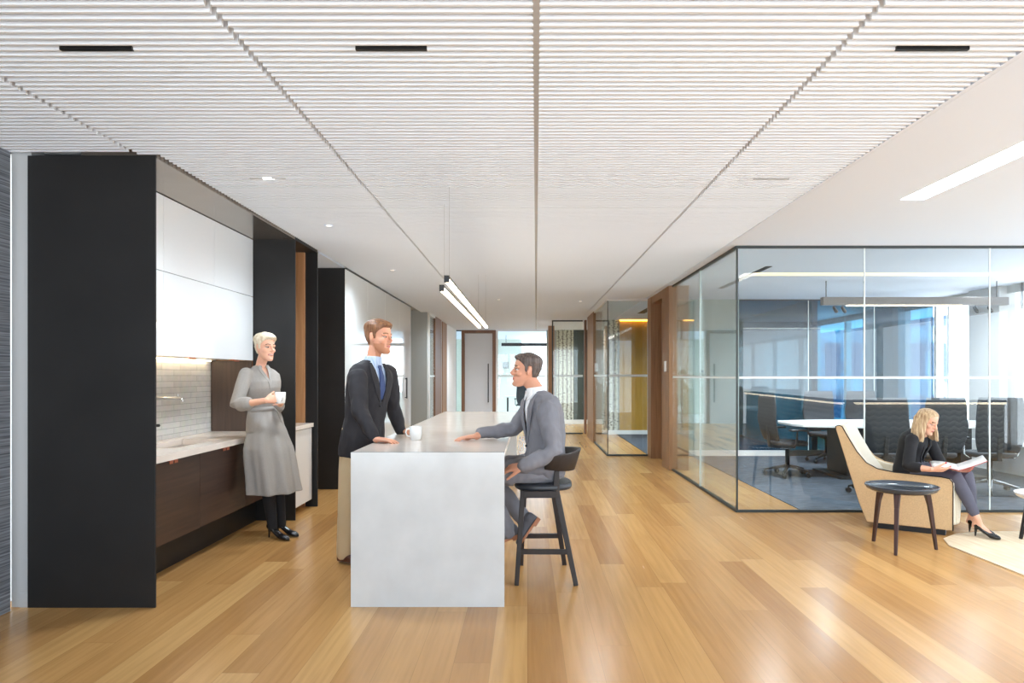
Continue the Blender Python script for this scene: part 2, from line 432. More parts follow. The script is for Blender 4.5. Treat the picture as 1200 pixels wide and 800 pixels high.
# ================================================================== SETTING
H = 2.73
FH = H + 0.10
# floor
struct('floor', M['oak'], [(-6, 9.2, -2.2, 20.0, -0.05, 0), (5.0, 9.2, -6, -2.2, -0.05, 0)])
struct('floor_back_room', M['tabletop'], [(-6, 9.2, 20.0, 27, -0.05, 0)])

# ---- slatted ceiling: bays of thin white slats running across the room
PITCH = 0.0485
def seam_x(y): return 0.0317 + (y - 2.418) * 0.0127
def slat_bay(name, xl, xr, y0, y1):
    m = MB(); n = int((y1 - y0) / PITCH)
    for i in range(n):
        y = y0 + i * PITCH
        a = xl(y) if callable(xl) else xl; b = xr(y) if callable(xr) else xr
        m.box(a, b, y, y + .014, H, H + .05)
    o = m.done(name, M['slat']); o['kind'] = 'structure'
    return o
Y0 = 2.448 - PITCH * 60
slat_bay('ceiling', -3.55, -2.370, Y0, 4.14)
# the bay above the kitchen stops at the dark soffit
slat_bay('ceiling', lambda y: -2.345 if y < 4.11 else -2.228, -1.161, Y0, 19.9)
slat_bay('ceiling', -1.137, lambda y: seam_x(y) - 0.012, Y0, 19.9)
slat_bay('ceiling', lambda y: seam_x(y) + 0.012, 1.260, Y0, 19.9)
slat_bay('ceiling', 1.284, 2.03, Y0, 19.9)
struct('ceiling_plenum', M['plenum'], [(-3.6, 2.06, -2.2, 19.95, H + 0.075, H + 0.10)])
m = MB(); yA, yB = -0.5, 19.9       # the grey closer strip seen in the middle joint
for s in (0,):
    a = m.ring([(seam_x(yA) - .014, yA, H + .006), (seam_x(yA) + .014, yA, H + .006), (seam_x(yB) + .014, yB, H + .006), (seam_x(yB) - .014, yB, H + .006)])
    b = m.ring([(seam_x(yA) - .014, yA, H + .016), (seam_x(yA) + .014, yA, H + .016), (seam_x(yB) + .014, yB, H + .016), (seam_x(yB) - .014, yB, H + .016)])
    m.bridge(a, b, False); m.cap(a, True); m.cap(b)
o = m.done('trim_1', M['seam']); o['kind'] = 'structure'
# plain ceilings
struct('ceiling_plain', M['ceil'], [
    (2.06, 2.82, -2.2, 20, H, H + .1), (3.0, 9.2, -2.2, 5.165, H, H + .1), (5, 9.2, -6, -2.2, H, H + .1), (2.82, 9.2, 5.165, 20, H, H + .1),
    (-3.6, 2.06, -2.2, Y0 - .02, H, H + .06)])
struct('ceiling_back_room', M['ceil'], [(-6, 9.2, 20.0, 27, H, H + .1)])
struct('ceiling_left', M['ceil'], [(-6, -3.6, -2.2, 20, H, H + .1)])
struct('trim_2', M['ceil'], [(2.034, 2.062, -1, 19.9, H + .001, H + .07)])
# ceiling light trough
t = thing('ceiling_trough_light', 'long white glowing light trough set into the plain ceiling at right', 'ceiling light', (2.91, 5.165, H))
boxes('housing', M['white'], [(2.822, 2.998, -2.2, 5.163, H + .05, H + .09)], t)
boxes('diffuser', M['ledw'], [(2.822, 2.998, -2.2, 5.163, H + .003, H + .02)], t)

# slot diffusers in the slats
for i, (x0, x1, y) in enumerate(((-1.905, -1.61, 2.786), (-.70, -.41, 2.786), (1.503, 1.80, 2.786))):
    where = ('above the left edge of the photo', 'left of the central ceiling joint', 'near the plain ceiling at right')[i]
    o = boxes('slot_diffuser', M['blackmetal'], [(x0, x1, y - .009, y + .009, H - .003, H + .012)])
    tag(o, 'short black slot diffuser in the slatted ceiling, %s' % where, 'air vent', 'black slots in the slatted ceiling')
for i, (x, y, lab) in enumerate(((-1.75, 4.60, 'small glowing downlight with slim slot above the kitchen'), (1.65, 4.62, 'thin unlit slot light in the slats above the walkway at right'),
                                (-1.76, 6.05, 'faint round downlight in slats above the tall dark fins'), (-1.7, 8.6, 'tiny downlight above the glossy white panels'), (.95, 12.2, 'tiny downlight before the birch glass room'),(-.5, 11.9, 'tiny downlight beyond the hanging bars'))):
    t = thing('downlight', lab, 'ceiling light', (x, y, H), group='downlights in the slatted ceiling')
    if i < 2:
        boxes('slot_frame', M['seam'], [(x - .12, x + .12, y - .008, y + .008, H - .003, H + .01)], t)
        if i == 0: boxes('lamp_lens', M['ledw'], [(x - .025, x + .025, y - .009, y + .009, H - .006, H + .01)], t)
    else:
        MB().cyl((x, y), .04, H - .003, H + .01).done('trim_ring', M['ceil'], t, world=True)
        MB().cyl((x, y), .022, H - .005, H + .008).done('lamp_lens', M['ledfaint'], t, world=True)

# ---- left wall and pilaster
struct('wall_left', M['wallpaper'], [(-3.22, -3.075, -2.2, 4.06, 0.0, H)])
struct('trim_3', M['pillar'], [(-3.07 - .05, -3.0, 4.13, 4.24, 0, H + .07)])
struct('trim_4', M['pillar'], [(-3.07 - .0, -2.985, 4.125, 4.23, 0, .085)])
struct('wall_kitchen', M['white'], [(-3.4, -3.07, 4.24, 8.4, 0, H + .07)])

# ---- kitchen niche: steel fins, soffit
FX = -2.244
def fin(name, x0, x1, y0, y1, lab, grp=None):
    o = boxes(name, M['steel'], [(x0, x1, y0, y1, 0, H - .002)], None, .002)
    return tag(o, lab, 'panel', grp)
fin('steel_fin', -3.016, FX, 4.118, 4.132, 'large black steel end panel closing the kitchen niche at left', 'black steel panels')
fin('steel_fin', -2.655, FX, 6.60, 6.615, 'black steel panel directly behind the woman in the grey dress', 'black steel panels')
fin('steel_fin', -2.42, FX, 7.30, 7.315, 'narrow black steel fin past the orange wood recess', 'black steel panels')
fin('steel_block', -3.3, -2.252, 8.42, 8.434, 'tall matte black cabinet end at the start of the glossy white panels', 'black steel panels')
o = boxes('soffit', M['reflective'], [(-2.70, FX, 4.133, 6.598, 2.715, 2.80)], None); tag(o, 'bronze metal soffit over the white wall cabinets', 'soffit')
o = boxes('soffit', M['steel'], [(-3.0, FX, 6.617, 7.298, 2.712, 2.80)], None); tag(o, 'black header over the orange wood recess', 'soffit')
struct('trim_5', M['pillar'], [(-3.4, FX + .012, 4.24, 19.9, H + .045, H + .075)])
struct('ceiling_recess', M['ceil'], [(-6, -2.26, 7.42, 8.42, H, H + .1)])
# wall cabinets
ys = (4.145, 4.97, 5.78, 6.595)
labs = ('half-hidden glossy white wall cabinet nearest the black end panel', 'middle glossy white wall cabinet above the tiled backsplash', 'glossy white wall cabinet just left of the woman in grey')
for i in range(3):
    t = thing('wall_cabinet', labs[i], 'cabinet', (-2.85, (ys[i] + ys[i + 1]) / 2, 1.545), group='white wall cabinets')
    boxes('body', M['white'], [(-3.04, -2.672, ys[i] + .001, ys[i + 1] - .001, 1.55, 2.712)], t)
    d = boxes('door', M['gloss'], [(-2.67, -2.65, ys[i] + .0015, ys[i + 1] - .0015, 1.545, 2.157)], t, .0015)
    boxes('upper_door', M['gloss'], [(-2.67, -2.65, ys[i] + .0015, ys[i + 1] - .0015, 2.163, 2.71)], t, .0015)
    c = (ys[i] + ys[i + 1]) / 2
    p = boxes('handle', M['copper'], [(-2.68, -2.634, c - .05, c + .05, 1.537, 1.543), (-2.638, -2.632, c - .05, c + .05, 1.529, 1.543)], d)
# backsplash
struct('wall_backsplash', M['tile'], [(-3.07, -3.052, 4.24, 6.60, .865, 1.545)])
o = boxes('end_panel', M['darkpanel'], [(-3.045, -2.66, 6.575, 6.597, .866, 1.543)]); tag(o, 'dark brown wood panel between counter and wall cabinet behind the woman', 'panel')
o = boxes('light_strip', M['ledunder'], [(-3.03, -3.01, 4.3, 6.5, 1.536, 1.543)]); tag(o, 'thin warm light strip tucked under the white wall cabinets', 'light strip')
# base cabinets
ys = (4.34, 5.17, 6.0, 6.59)
labs = ('dark walnut floating drawer unit nearest the black end panel', 'dark walnut floating drawer unit below the sink', 'narrow dark walnut floating unit beside the woman')
for i in range(3):
    t = thing('base_cabinet', labs[i], 'cabinet', (-2.76, (ys[i] + ys[i + 1]) / 2, .25), group='dark walnut base cabinets')
    boxes('body', M['darkwood'], [(-3.04, -2.502, ys[i] + .001, ys[i + 1] - .001, .25, .70)], t)
    d = boxes('drawer', M['darkwood'], [(-2.50, -2.48, ys[i] + .002, ys[i + 1] - .002, .25, .808)], t, .0015)
    c = (ys[i] + ys[i + 1]) / 2
    if i < 2: boxes('handle', M['copper'], [(-2.50, -2.462, c - .055, c + .055, .8085, .8135), (-2.466, -2.461, c - .055, c - .01, .79, .812), (-2.466, -2.461, c + .01, c + .055, .79, .812)], d)
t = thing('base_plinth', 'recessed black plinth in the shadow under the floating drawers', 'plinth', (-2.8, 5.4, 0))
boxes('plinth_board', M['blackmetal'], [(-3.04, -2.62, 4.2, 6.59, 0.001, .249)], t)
# counter with sink cut-out
t = thing('kitchen_counter', 'white stone kitchen counter with undermount sink at left', 'counter', (-2.75, 5.4, .815))
SX0, SX1, SY0, SY1 = -2.93, -2.60, 5.05, 5.80
boxes('countertop', M['quartztop'], [(-3.05, -2.46, 4.24, SY0, .815, .864), (-3.05, -2.46, SY1, 6.598, .815, .864), (-3.05, SX0, SY0, SY1, .815, .864), (SX1, -2.46, SY0, SY1, .815, .864)], t)
boxes('sink_basin', M['quartztop'], [(SX0 - .01, SX1 + .01, SY0, SY1, .705, .715), (SX0 - .01, SX0 - .001, SY0, SY1, .715, .81), (SX1 + .001, SX1 + .01, SY0, SY1, .715, .81), (SX0, SX1, SY0 - .01, SY0, .715, .81), (SX0, SX1, SY1, SY1 + .01, .715, .81)], t)
t = thing('wall_faucet', 'slim chrome wall faucet reaching out from the beige tiles', 'faucet', (-3.05, 5.42, 1.22))
MB().tube([(-3.045, 5.42, 1.222), (-2.76, 5.42, 1.222), (-2.742, 5.42, 1.215), (-2.738, 5.42, 1.196)], [.010, .010, .010, .011], 12).done('spout', M['chrome'], t, world=True)
MB().loft([((-3.05, 5.42, 1.222), (0, .03, 0), (0, 0, .03)), ((-3.04, 5.42, 1.222), (0, .03, 0), (0, 0, .03))], 20).done('escutcheon', M['chrome'], t, world=True)
MB().tube([(-2.775, 5.42, 1.236), (-2.775, 5.42, 1.25)], .006, 8).done('handle', M['chrome'], t, world=True)
t = thing('filter_tap', 'small black-tipped tap and bottle at counter by the black end panel', 'tap', (-2.80, 5.0, .864))
MB().tube([(-2.80, 5.0, .866), (-2.80, 5.0, 1.03)], .009, 10).done('stem', M['chrome'], t, world=True)
MB().tube([(-2.80, 5.0, 1.035), (-2.70, 5.0, 1.035)], .011, 10).done('spout', M['blackmetal'], t, world=True)

# orange wood recess between the fins
t = thing('wood_recess', 'orange oak lined recess between two black steel fins', 'panel', (-2.7, 6.95, 0))
boxes('lining', M['orangewood'], [(-3.0, -2.372, 7.255, 7.297, 0, 2.71), (-3.02, -3.0, 6.62, 7.255, 0, 2.71)], t)
t = thing('undercounter_fridge', 'white undercounter appliance in the orange wood recess', 'fridge', (-2.6, 6.93, 0))
boxes('body', M['white'], [(-2.98, -2.32, 6.63, 7.25, .08, .855)], t)
boxes('door', M['gloss'], [(-2.318, -2.29, 6.63, 7.25, .09, .85)], t, .003)
o = boxes('recess_counter', M['quartztop'], [(-2.995, -2.27, 6.62, 7.252, .858, .90)], None, .002); tag(o, 'short white counter slab on top of the undercounter appliance', 'counter')

# ---- glossy white panels along the left corridor
yy = (8.436, 9.63, 10.82, 12.01, 13.2)
names = ('glossy white tall panel next to the black cabinet end', 'glossy white tall panel behind the standing man in dark jacket', 'glossy white tall panel left of the one with the handle', 'glossy white tall panel with a black bar handle')
struct('wall_corridor_left', M['white'], [(-3.4, -2.30, 8.436, 13.2, 0, H + .04)])
for i in range(4):
    t = thing('tall_panel_door', names[i], 'cabinet', (-2.27, (yy[i] + yy[i + 1]) / 2, 0), group='glossy white tall panels')
    boxes('door', M['gloss2'], [(-2.295, -2.252, (8.44 if False else yy[i]) + .003, yy[i + 1] - .003, .03, H - .01)], t, .002)
    if i == 3:
        y = 12.55
        MB().bar((-2.215, y, .98), (-2.215, y, 1.36), .022).bar((-2.25, y, 1.0), (-2.215, y, 1.0), .015).bar((-2.25, y, 1.34), (-2.215, y, 1.34), .015).done('handle', M['blackmetal'], t, world=True)
struct('trim_6', M['darkrail'], [(-2.262, -2.236, 8.436, 13.2, H - .012, H + .002)])
# recessed bit and grey wall end
struct('wall_grey_return', M['greywall'], [(-3.4, -2.10, 14.3, 14.38, 0, H + .04)])
struct('wall_recess_back', M['greywall'], [(-3.5, -3.4, 13.2, 14.3, 0, H + .04)])
# left offices, plane X = -2.09
t = thing('glass_partition', 'narrow glass sidelight beside walnut door in the left corridor', 'glass wall', (-2.09, 14.8, 0), group='glass partitions')
boxes('frame', M['white'], [(-2.11, -2.06, 14.39, 14.46, 0, H), (-2.11, -2.06, 14.46, 15.28, H - .05, H), (-2.11, -2.06, 14.46, 15.28, 0, .05)], t)
boxes('pane', M['glass'], [(-2.092, -2.08, 14.46, 15.28, .05, H - .05)], t)
boxes('manifest_band', M['frost'], [(-2.078, -2.074, 14.46, 15.28, 1.37, 1.41)], t)
o = boxes('door_1', M['jambdark'], [(-2.11, -2.06, 15.29, 16.38, 0, H)], None, .003); o['kind'] = 'structure'
struct('trim_7', M['white'], [(-2.10, -2.07, 16.38, 16.5, 0, H)])
o = boxes('door_2', M['jamb'], [(-2.11, -2.05, 16.5, 17.4, 0, H - .02)], None, .003); o['kind'] = 'structure'
struct('wall_corridor_end', M['white'], [(-2.2, -2.08, 17.4, 19.95, 0, H)])
struct('wall_office_left', M['greywall'], [(-3.6, -3.5, 14.38, 19.95, 0, H), (-3.5, -2.2, 15.6, 15.7, 0, H)])

# ---- end wall at Y = 20
t = thing('pivot_door', 'tall pale grey door in a brown wood frame at the end of the corridor', 'door', (-1.425, 20, 0))
boxes('frame', M['jambdark'], [(-1.925, -1.83, 19.93, 20.05, 0, H), (-1.02, -.925, 19.93, 20.05, 0, H), (-1.83, -1.02, 19.93, 20.05, H - .09, H)], t)
d = boxes('door_leaf', plain('door_grey', (204, 206, 210), .35), [(-1.825, -1.025, 19.96, 20.0, .01, H - .095)], t, .003)
MB().bar((-1.14, 19.9, .62), (-1.14, 19.9, 1.75), .045, .03).bar((-1.14, 19.9, .7), (-1.14, 19.96, .7), .02).bar((-1.14, 19.9, 1.68), (-1.14, 19.96, 1.68), .02).done('handle', M['blackmetal'], d, world=True)
t = thing('glass_partition', 'clear glass wall at the corridor end right of the grey door', 'glass wall', (-.15, 20, 0), group='glass partitions')
boxes('pane', M['glass'], [(-.92, .55, 19.98, 19.99, .02, H - .03)], t)
boxes('frame', M['white'], [(-.92, .55, 19.96, 20.02, H - .03, H), (-.92, -.86, 19.96, 20.02, 0, H - .03), (-.86, .55, 19.96, 20.02, 0, .02)], t)
boxes('manifest_band', M['frost'], [(-.86, .55, 19.972, 19.978, 1.36, 1.42)], t)
t = thing('glass_partition', 'narrow glass sidelight left of the grey corridor door', 'glass wall', (-2.0, 20, 0), group='glass partitions')
boxes('pane', M['glass'], [(-2.08, -1.93, 19.98, 19.99, .02, H - .03)], t)
boxes('frame', M['darkrail'], [(-2.12, -2.08, 19.96, 20.02, 0, H), (-2.08, -1.93, 19.96, 20.02, H - .03, H)], t)
# room beyond
struct('wall_beyond', plain('pale_green_wall', (222, 228, 216), .7), [(-3.4, -.28, 25.0, 25.1, 0, H), (-.28, 2.4, 25.0, 25.1, 0, .8), (-3.5, -3.4, 20, 25, 0, H)])
struct('window_1', M['white'], [(-.28, -.2, 24.98, 25.06, .8, H), (.9, .98, 24.98, 25.06, .8, H), (2.3, 2.4, 24.98, 25.06, .8, H), (-.2, 2.3, 24.98, 25.06, 1.62, 1.66)])
t = thing('pendant_bar', 'thin black pendant bar in the bright room beyond the corridor glass', 'pendant light', (.0, 22.4, 2.4))
boxes('bar', M['blackmetal'], [(-.85, 1.2, 22.35, 22.43, 2.37, 2.47)], t); [MB().tube([(x, 22.4, 2.47), (x, 22.4, H)], .008, 6).done('cable', M['blackmetal'], t, world=True) for x in (-.7, 1.0)]
t = thing('wall_screen', 'dark blue screen on the wall seen in narrow glass by grey door', 'screen', (-2.3, 22, 1.3))
boxes('panel', M['screen'], [(-2.24, -1.9, 23.9, 23.95, .9, 2.3)], t); boxes('mount', M['plastic'], [(-2.1, -2.0, 23.95, 24.99, 1.5, 1.6)], t)
t = thing('wall_desk', 'slim wall-mounted desk in the room beyond the corridor glass', 'desk', (-.6, 22.8, .7))
boxes('top', M['tabletop'], [(-.72, .6, 22.5, 23.2, .68, .72)], t); boxes('leg', M['blackmetal'], [(.5, .55, 22.6, 23.1, 0, .68)], t); boxes('leg', M['blackmetal'], [(-.68, -.63, 22.6, 23.1, 0, .68)], t)
t = thing('wall_plate', 'small grey panel on the pale wall beyond the corridor glass', 'panel', (-.72, 24.9, 1.75)); boxes('plate', M['greywall'], [(-.9, -.68, 24.96, 24.99, 1.66, 1.9)], t, .004)

# ---- right side of the corridor
def portal_column(name, x0, x1, y0, y1, lab, mat='jamb'):
    o = boxes(name, M[mat], [(x0, x1, y0, y1, 0, H)], None, .003); return tag(o, lab, 'column', 'wood portal columns')
portal_column('wood_column', .56, .72, 18.2, 18.5, 'slim wood column at the far end of the right corridor side')
struct('wall_right_far', M['greywall'], [(.56, 2.4, 19.97, 20.06, 0, H)])
# Room 3 (front glass Y=16.4)
t = thing('glass_partition', 'dark-railed glass front of the farthest birch-papered room', 'glass wall', (.97, 16.4, 0), group='glass partitions')
boxes('pane', M['glassb'], [(.62, 1.33, 16.395, 16.407, .03, H - .03)], t)
boxes('frame', M['darkrail'], [(.59, .62, 16.38, 16.42, 0, H), (.62, 1.33, 16.38, 16.42, 0, .03), (.62, 1.33, 16.38, 16.42, H - .03, H)], t)
boxes('manifest_band', M['frost'], [(.62, 1.33, 16.388, 16.392, 1.37, 1.42)], t)
struct('wall_birch_far', M['birch'], [(.85, 1.34, 19.85, 19.95, .12, H)])
struct('baseboard_far', M['white'], [(.62, 2.4, 19.82, 19.96, 0, .12)])
struct('wall_dark_far', plain('dark_green_panel', (58, 68, 64), .4), [(1.34, 2.4, 19.85, 19.95, .12, H)])
portal_column('wood_column', 1.37, 1.42, 16.32, 16.56, 'narrow dark wood jamb right of the farthest glass front', 'jambdark')
portal_column('wood_column', 1.37, 1.55, 14.2, 15.6, 'broad oak jamb with a light switch beyond the corner glass room')
o = boxes('light_switch', M['white'], [(1.395, 1.46, 14.185, 14.199, 1.48, 1.66)], None, .003); tag(o, 'white wall switch on the oak jamb beyond the amber glass room', 'light switch', 'light switches')
# Room 2 corner (X=1.40, Y=11.9)
t = thing('glass_partition', 'corner glass box showing amber wood and birch wallpaper', 'glass wall', (1.4, 11.9, 0), group='glass partitions')
boxes('side_pane', M['glassb'], [(1.395, 1.405, 11.91, 14.18, .03, H - .03)], t)
boxes('front_pane', M['glass'], [(1.41, 2.10, 11.895, 11.905, .03, H - .03)], t)
boxes('frame', M['darkrail'], [(1.385, 1.415, 11.885, 14.19, 0, .03), (1.415, 2.10, 11.885, 11.915, 0, .03), (1.395, 1.407, 11.893, 11.907, .03, H - .03)], t)
boxes('head_rail', M['white'], [(1.385, 1.415, 11.885, 14.19, H - .03, H), (1.415, 2.10, 11.885, 11.915, H - .03, H)], t)
boxes('jamb', M['white'], [(2.10, 2.17, 11.88, 11.95, 0, H)], t)
boxes('manifest_band', M['frost'], [(1.41, 2.10, 11.888, 11.893, 1.38, 1.42), (1.387, 1.392, 11.91, 14.18, 1.38, 1.42)], t)
struct('wall_birch', M['birch'], [(1.56, 2.20, 16.30, 16.38, .1, H)])
struct('wall_amber', M['amber'], [(2.20, 5.0, 16.28, 16.38, .1, H)])
struct('baseboard_amber', M['white'], [(1.56, 5.0, 16.26, 16.39, 0, .1)])
struct('wall_room_right', M['sage'], [(5.0, 5.1, 12.0, 16.4, 0, H)])
o = boxes('cove_light', M['ledamber'], [(2.2, 4.9, 16.22, 16.27, H - .03, H - .004)]); tag(o, 'amber glowing cove strip at the top of the amber wood wall', 'light strip')
o = boxes('carpet', M['carpet'], [(2.13, 4.98, 12.0, 16.25, .001, .007)]); tag(o, 'dark grey carpet in the small room with the amber wall', 'carpet')
o = boxes('slot_diffuser', M['blackmetal'], [(2.35, 2.5, 12.9, 14.6, H - .004, H + .01)]); tag(o, 'black slot diffuser in the ceiling of the amber room', 'air vent')
# wood portal between the glass rooms
portal_column('wood_column', 2.09, 2.30, 11.55, 11.86, 'oak door jamb next to the amber glass room')
portal_column('wood_column', 2.09, 2.38, 10.08, 10.60, 'oak door jamb with switch at the end of the large glass room')
struct('door_3', M['jambdark'], [(2.26, 2.30, 10.62, 11.53, 0, H - .12)])
struct('trim_8', M['white'], [(2.22, 2.25, 10.62, 10.68, 0, H - .12)])
struct('trim_9', M['jamb'], [(2.10, 2.30, 10.60, 11.55, H - .12, H)])
o = boxes('light_switch', M['white'], [(2.075, 2.089, 10.25, 10.36, 1.46, 1.62)], None, .003); tag(o, 'white wall switch on the oak jamb beside the large glass room', 'light switch', 'light switches')

# ---- large glass meeting room
GX, GY = 2.15, 7.0
t = thing('glass_partition', 'floor-to-ceiling glass front and side of the large meeting room', 'glass wall', (GX, GY, 0), group='glass partitions')
for k, (x0, x1) in enumerate(((GX + .02, 3.448), (3.462, 4.732), (4.746, 6.02), (6.034, 7.1))):
    boxes('front_pane', M['glass'], [(x0, x1, GY - .005, GY + .005, .025, H - .025)], t)
for k, (y0, y1) in enumerate(((GY + .02, 8.49), (8.505, 10.06))):
    boxes('side_pane', M['glassb'], [(GX - .005, GX + .005, y0, y1, .025, H - .025)], t)
boxes('floor_rail', M['darkrail'], [(GX - .015, 7.1, GY - .015, GY + .015, 0, .025), (GX - .015, GX + .015, GY + .015, 10.07, 0, .025)], t)
boxes('head_rail', M['darkrail'], [(GX - .015, 7.1, GY - .015, GY + .015, H - .025, H), (GX - .015, GX + .015, GY + .015, 10.07, H - .025, H)], t)
boxes('corner_joint', M['darkrail'], [(GX - .008, GX + .008, GY - .008, GY + .008, .025, H - .025)], t)
boxes('joint_strip', M['frost'], [(3.449, 3.461, GY - .006, GY + .006, .025, H - .025)], t)
boxes('joint_strip', M['frost'], [(4.733, 4.745, GY - .006, GY + .006, .025, H - .025)], t)
boxes('joint_strip', M['frost'], [(GX - .006, GX + .006, 8.491, 8.504, .025, H - .025)], t)
boxes('manifest_band', M['frost'], [(GX + .02, 7.1, GY - .009, GY - .006, 1.368, 1.392), (GX - .009, GX - .006, GY + .02, 10.06, 1.368, 1.392)], t)
o = boxes('carpet', M['carpet'], [(2.84, 7.05, GY + .03, 11.85, .001, .007)]); tag(o, 'blue-grey carpet on the floor of the large meeting room', 'carpet')
BY = 11.9
struct('wall_meeting_back', M['sage'], [(2.31, 3.69, BY, BY + .08, 0, H)])
struct('baseboard_meeting', M['white'], [(2.31, 4.5, BY - .02, BY - .001, 0, .10)])
t = thing('blue_glass_partition', 'blue tinted glass wall at the back of the large meeting room', 'glass wall', (3.69, BY, 0))
boxes('pane', M['blueglass'], [(3.69, 7.08, BY + .02, BY + .032, .1, H - .02)], t)
boxes('head_rail', M['darkrail'], [(3.69, 7.08, BY, BY + .05, H - .02, H)], t)
boxes('base_rail', M['darkrail'], [(3.69, 7.08, BY, BY + .05, 0, .1)], t)
for x in (4.9, 6.05): boxes('mullion', M['frost'], [(x, x + .012, BY + .015, BY + .037, .1, H - .02)], t)
struct('wall_behind_blue', M['sage'], [(5.1, 7.1, 16.9, 17.0, 0, H)])
# facade X = 7.1
FXR = 7.1
cols = [(-5.9, -5.7), (-3.6, -3.5), (-1.2, -1.1), (1.2, 1.3), (3.5, 3.6), (6.6, 6.7), (7.85, 7.93), (9.0, 9.08), (9.77, 9.83), (10.1, 10.8), (11.5, 11.54), (11.85, 11.92), (12.85, 14.2), (15.2, 15.3), (16.8, 17.0)]
for i, (a, b) in enumerate(cols[5:]):
    struct('window_%d' % (i + 2), M['white'] if b - a < .4 else M['pillar'], [(FXR - (.0 if b - a < .4 else .12), FXR + .12, a, b, 0, H)])
struct('window_20', M['white'], [(FXR - .25, FXR + .12, 7.04, 16.9, 0.0, .42)], label='low white window sill box')
struct('window_21', M['greywall'], [(FXR, FXR + .1, 7.0, 16.9, H - .12, H)])
# open-plan office behind and to the right of the camera: facade posts and far lounge wall
struct('window_22', M['white'], [(9.0, 9.12, a, b, 0, H) for a, b in cols[:6]] + [(9.0, 9.12, -6, 6.9, 0, .12), (9.0, 9.12, -6, 6.9, H - .1, H)])
struct('window_23', M['white'], [(x, x + .12, -2.3, -2.2, 0, H) for x in (-3.3, -1.2, .9, 3.0, 5.0)])
struct('wall_right_return', M['white'], [(7.1, 9.2, 6.9, 7.0, 0, H)])
t = thing('felt_screen', 'low hexagon-patterned felt screen with warm light strip reflected in the meeting room glass', 'screen', (5.8, 1.7, 0))
m = MB(); m.prism([(6.25, -5.5), (5.6, 1.7), (8.6, 1.7), (8.6, 1.6), (5.7, 1.6), (6.35, -5.5)], 'z', 0, .88); m.done('felt_panel', M['hex'], t, world=True)
m = MB(); m.prism([(6.2, -5.5), (5.55, 1.76), (8.6, 1.76), (8.6, 1.55), (5.75, 1.55), (6.4, -5.5)], 'z', .92, .96); m.done('cap', M['blackmetal'], t, world=True)
m = MB(); m.prism([(6.22, -5.5), (5.57, 1.74), (8.6, 1.74), (8.6, 1.72), (5.6, 1.72), (6.25, -5.5)], 'z', .885, .92); m.done('light_strip', M['led'], t, world=True)

# meeting room ceiling fixtures
t = thing('linear_pendant', 'long dark grey linear pendant over the meeting table', 'pendant light', (5.44, 9.6, 2.42))
boxes('housing', plain('pendant_bronze', (104, 98, 94), .4, .3), [(4.14, 6.74, 9.55, 9.65, 2.39, 2.50)], t, .002)
boxes('diffuser', M['led'], [(4.5, 6.1, 9.57, 9.63, 2.381, 2.389)], t)
for x in (4.2, 6.6): MB().tube([(x, 9.6, 2.5), (x, 9.6, H)], .006, 6).done('rod', M['blackmetal'], t, world=True)
for x in (4.32, 4.44, 6.3, 6.5):
    s = MB().tube([(x, 9.6, 2.39), (x, 9.6, 2.36)], .006, 6).tube([(x - .012, 9.6, 2.355), (x + .02, 9.59, 2.30)], [.02, .024], 10).done('spotlight', M['blackmetal'], t, world=True)
o = boxes('ceiling_strip_light', M['ledsoft'], [(2.95, 7.0, 8.84, 9.06, H - .005, H + .01)]); tag(o, 'warm strip light in the meeting room ceiling', 'ceiling light')
o = boxes('slot_diffuser', M['blackmetal'], [(2.90, 2.98, 8.3, 10.4, H - .004, H + .01)]); tag(o, 'black slot diffuser in meeting room ceiling near the glass corner', 'air vent')

# distant building outside
t = thing('office_building', 'blue-grey office building outside the meeting room windows', 'building', (26, 62, 0))
boxes('facade', M['building'], [(22, 37, 60, 80, -10, 36)], t)
for zi in range(9):
    for xi in range(8):
        x = 22.5 + xi * 1.85; z = -8 + zi * 4.6
        boxes('window', M['screen'], [(x, x + 1.3, 59.9, 60.02, z, z + 3.0)], t)
t = thing('office_building', 'pale grey tower outside, past the right-hand windows', 'building', (70, 62, 0))
boxes('facade', plain('pale_tower', (196, 204, 210), .8), [(55, 62, 70, 85, -10, 60)], t)

# ================================================================== ISLAND
t = thing('kitchen_island', 'long white quartz kitchen island with waterfall end', 'island', (-.604, 4.133, 0))
IX0, IX1, IY0, IY1, IZ = -1.069, -.139, 4.133, 8.86, .935
boxes('countertop', M['quartztop'], [(IX0, IX1, IY0 + .0402, IY1 - .0402, IZ - .04, IZ)], t, .001)
boxes('waterfall_end', M['quartz'], [(IX0, IX1, IY0, IY0 + .04, 0, IZ)], t)
boxes('waterfall_end', M['quartz'], [(IX0, IX1, IY1 - .04, IY1, 0, IZ)], t)
boxes('base_cabinet', M['white'], [(IX0 + .14, -.60, IY0 + .042, IY1 - .042, 0.002, IZ - .041)], t)

# mugs
def mug(loc, rz, lab, h=.098, r=.044):
    t = thing('mug', lab, 'mug', loc, rz, 'white coffee mugs')
    MB().lathe([(0, 0), (r * .80, 0), (r * .86, .004), (r, h * .45), (r * 1.02, h), (r * .95, h), (r * .92, h * .45), (r * .78, .008), (0, .008)], n=28).done('cup', M['porcelain'], t)
    MB().tube([(-r * .9, 0, h * .82), (-r * 1.45, 0, h * .80), (-r * 1.62, 0, h * .55), (-r * 1.4, 0, h * .3), (-r * .88, 0, h * .24)], .0055, 8).done('handle', M['porcelain'], t)
    return t
mug((-.808, 4.94, IZ + .0005), .15, 'white ribbed mug standing on the island between the two men')

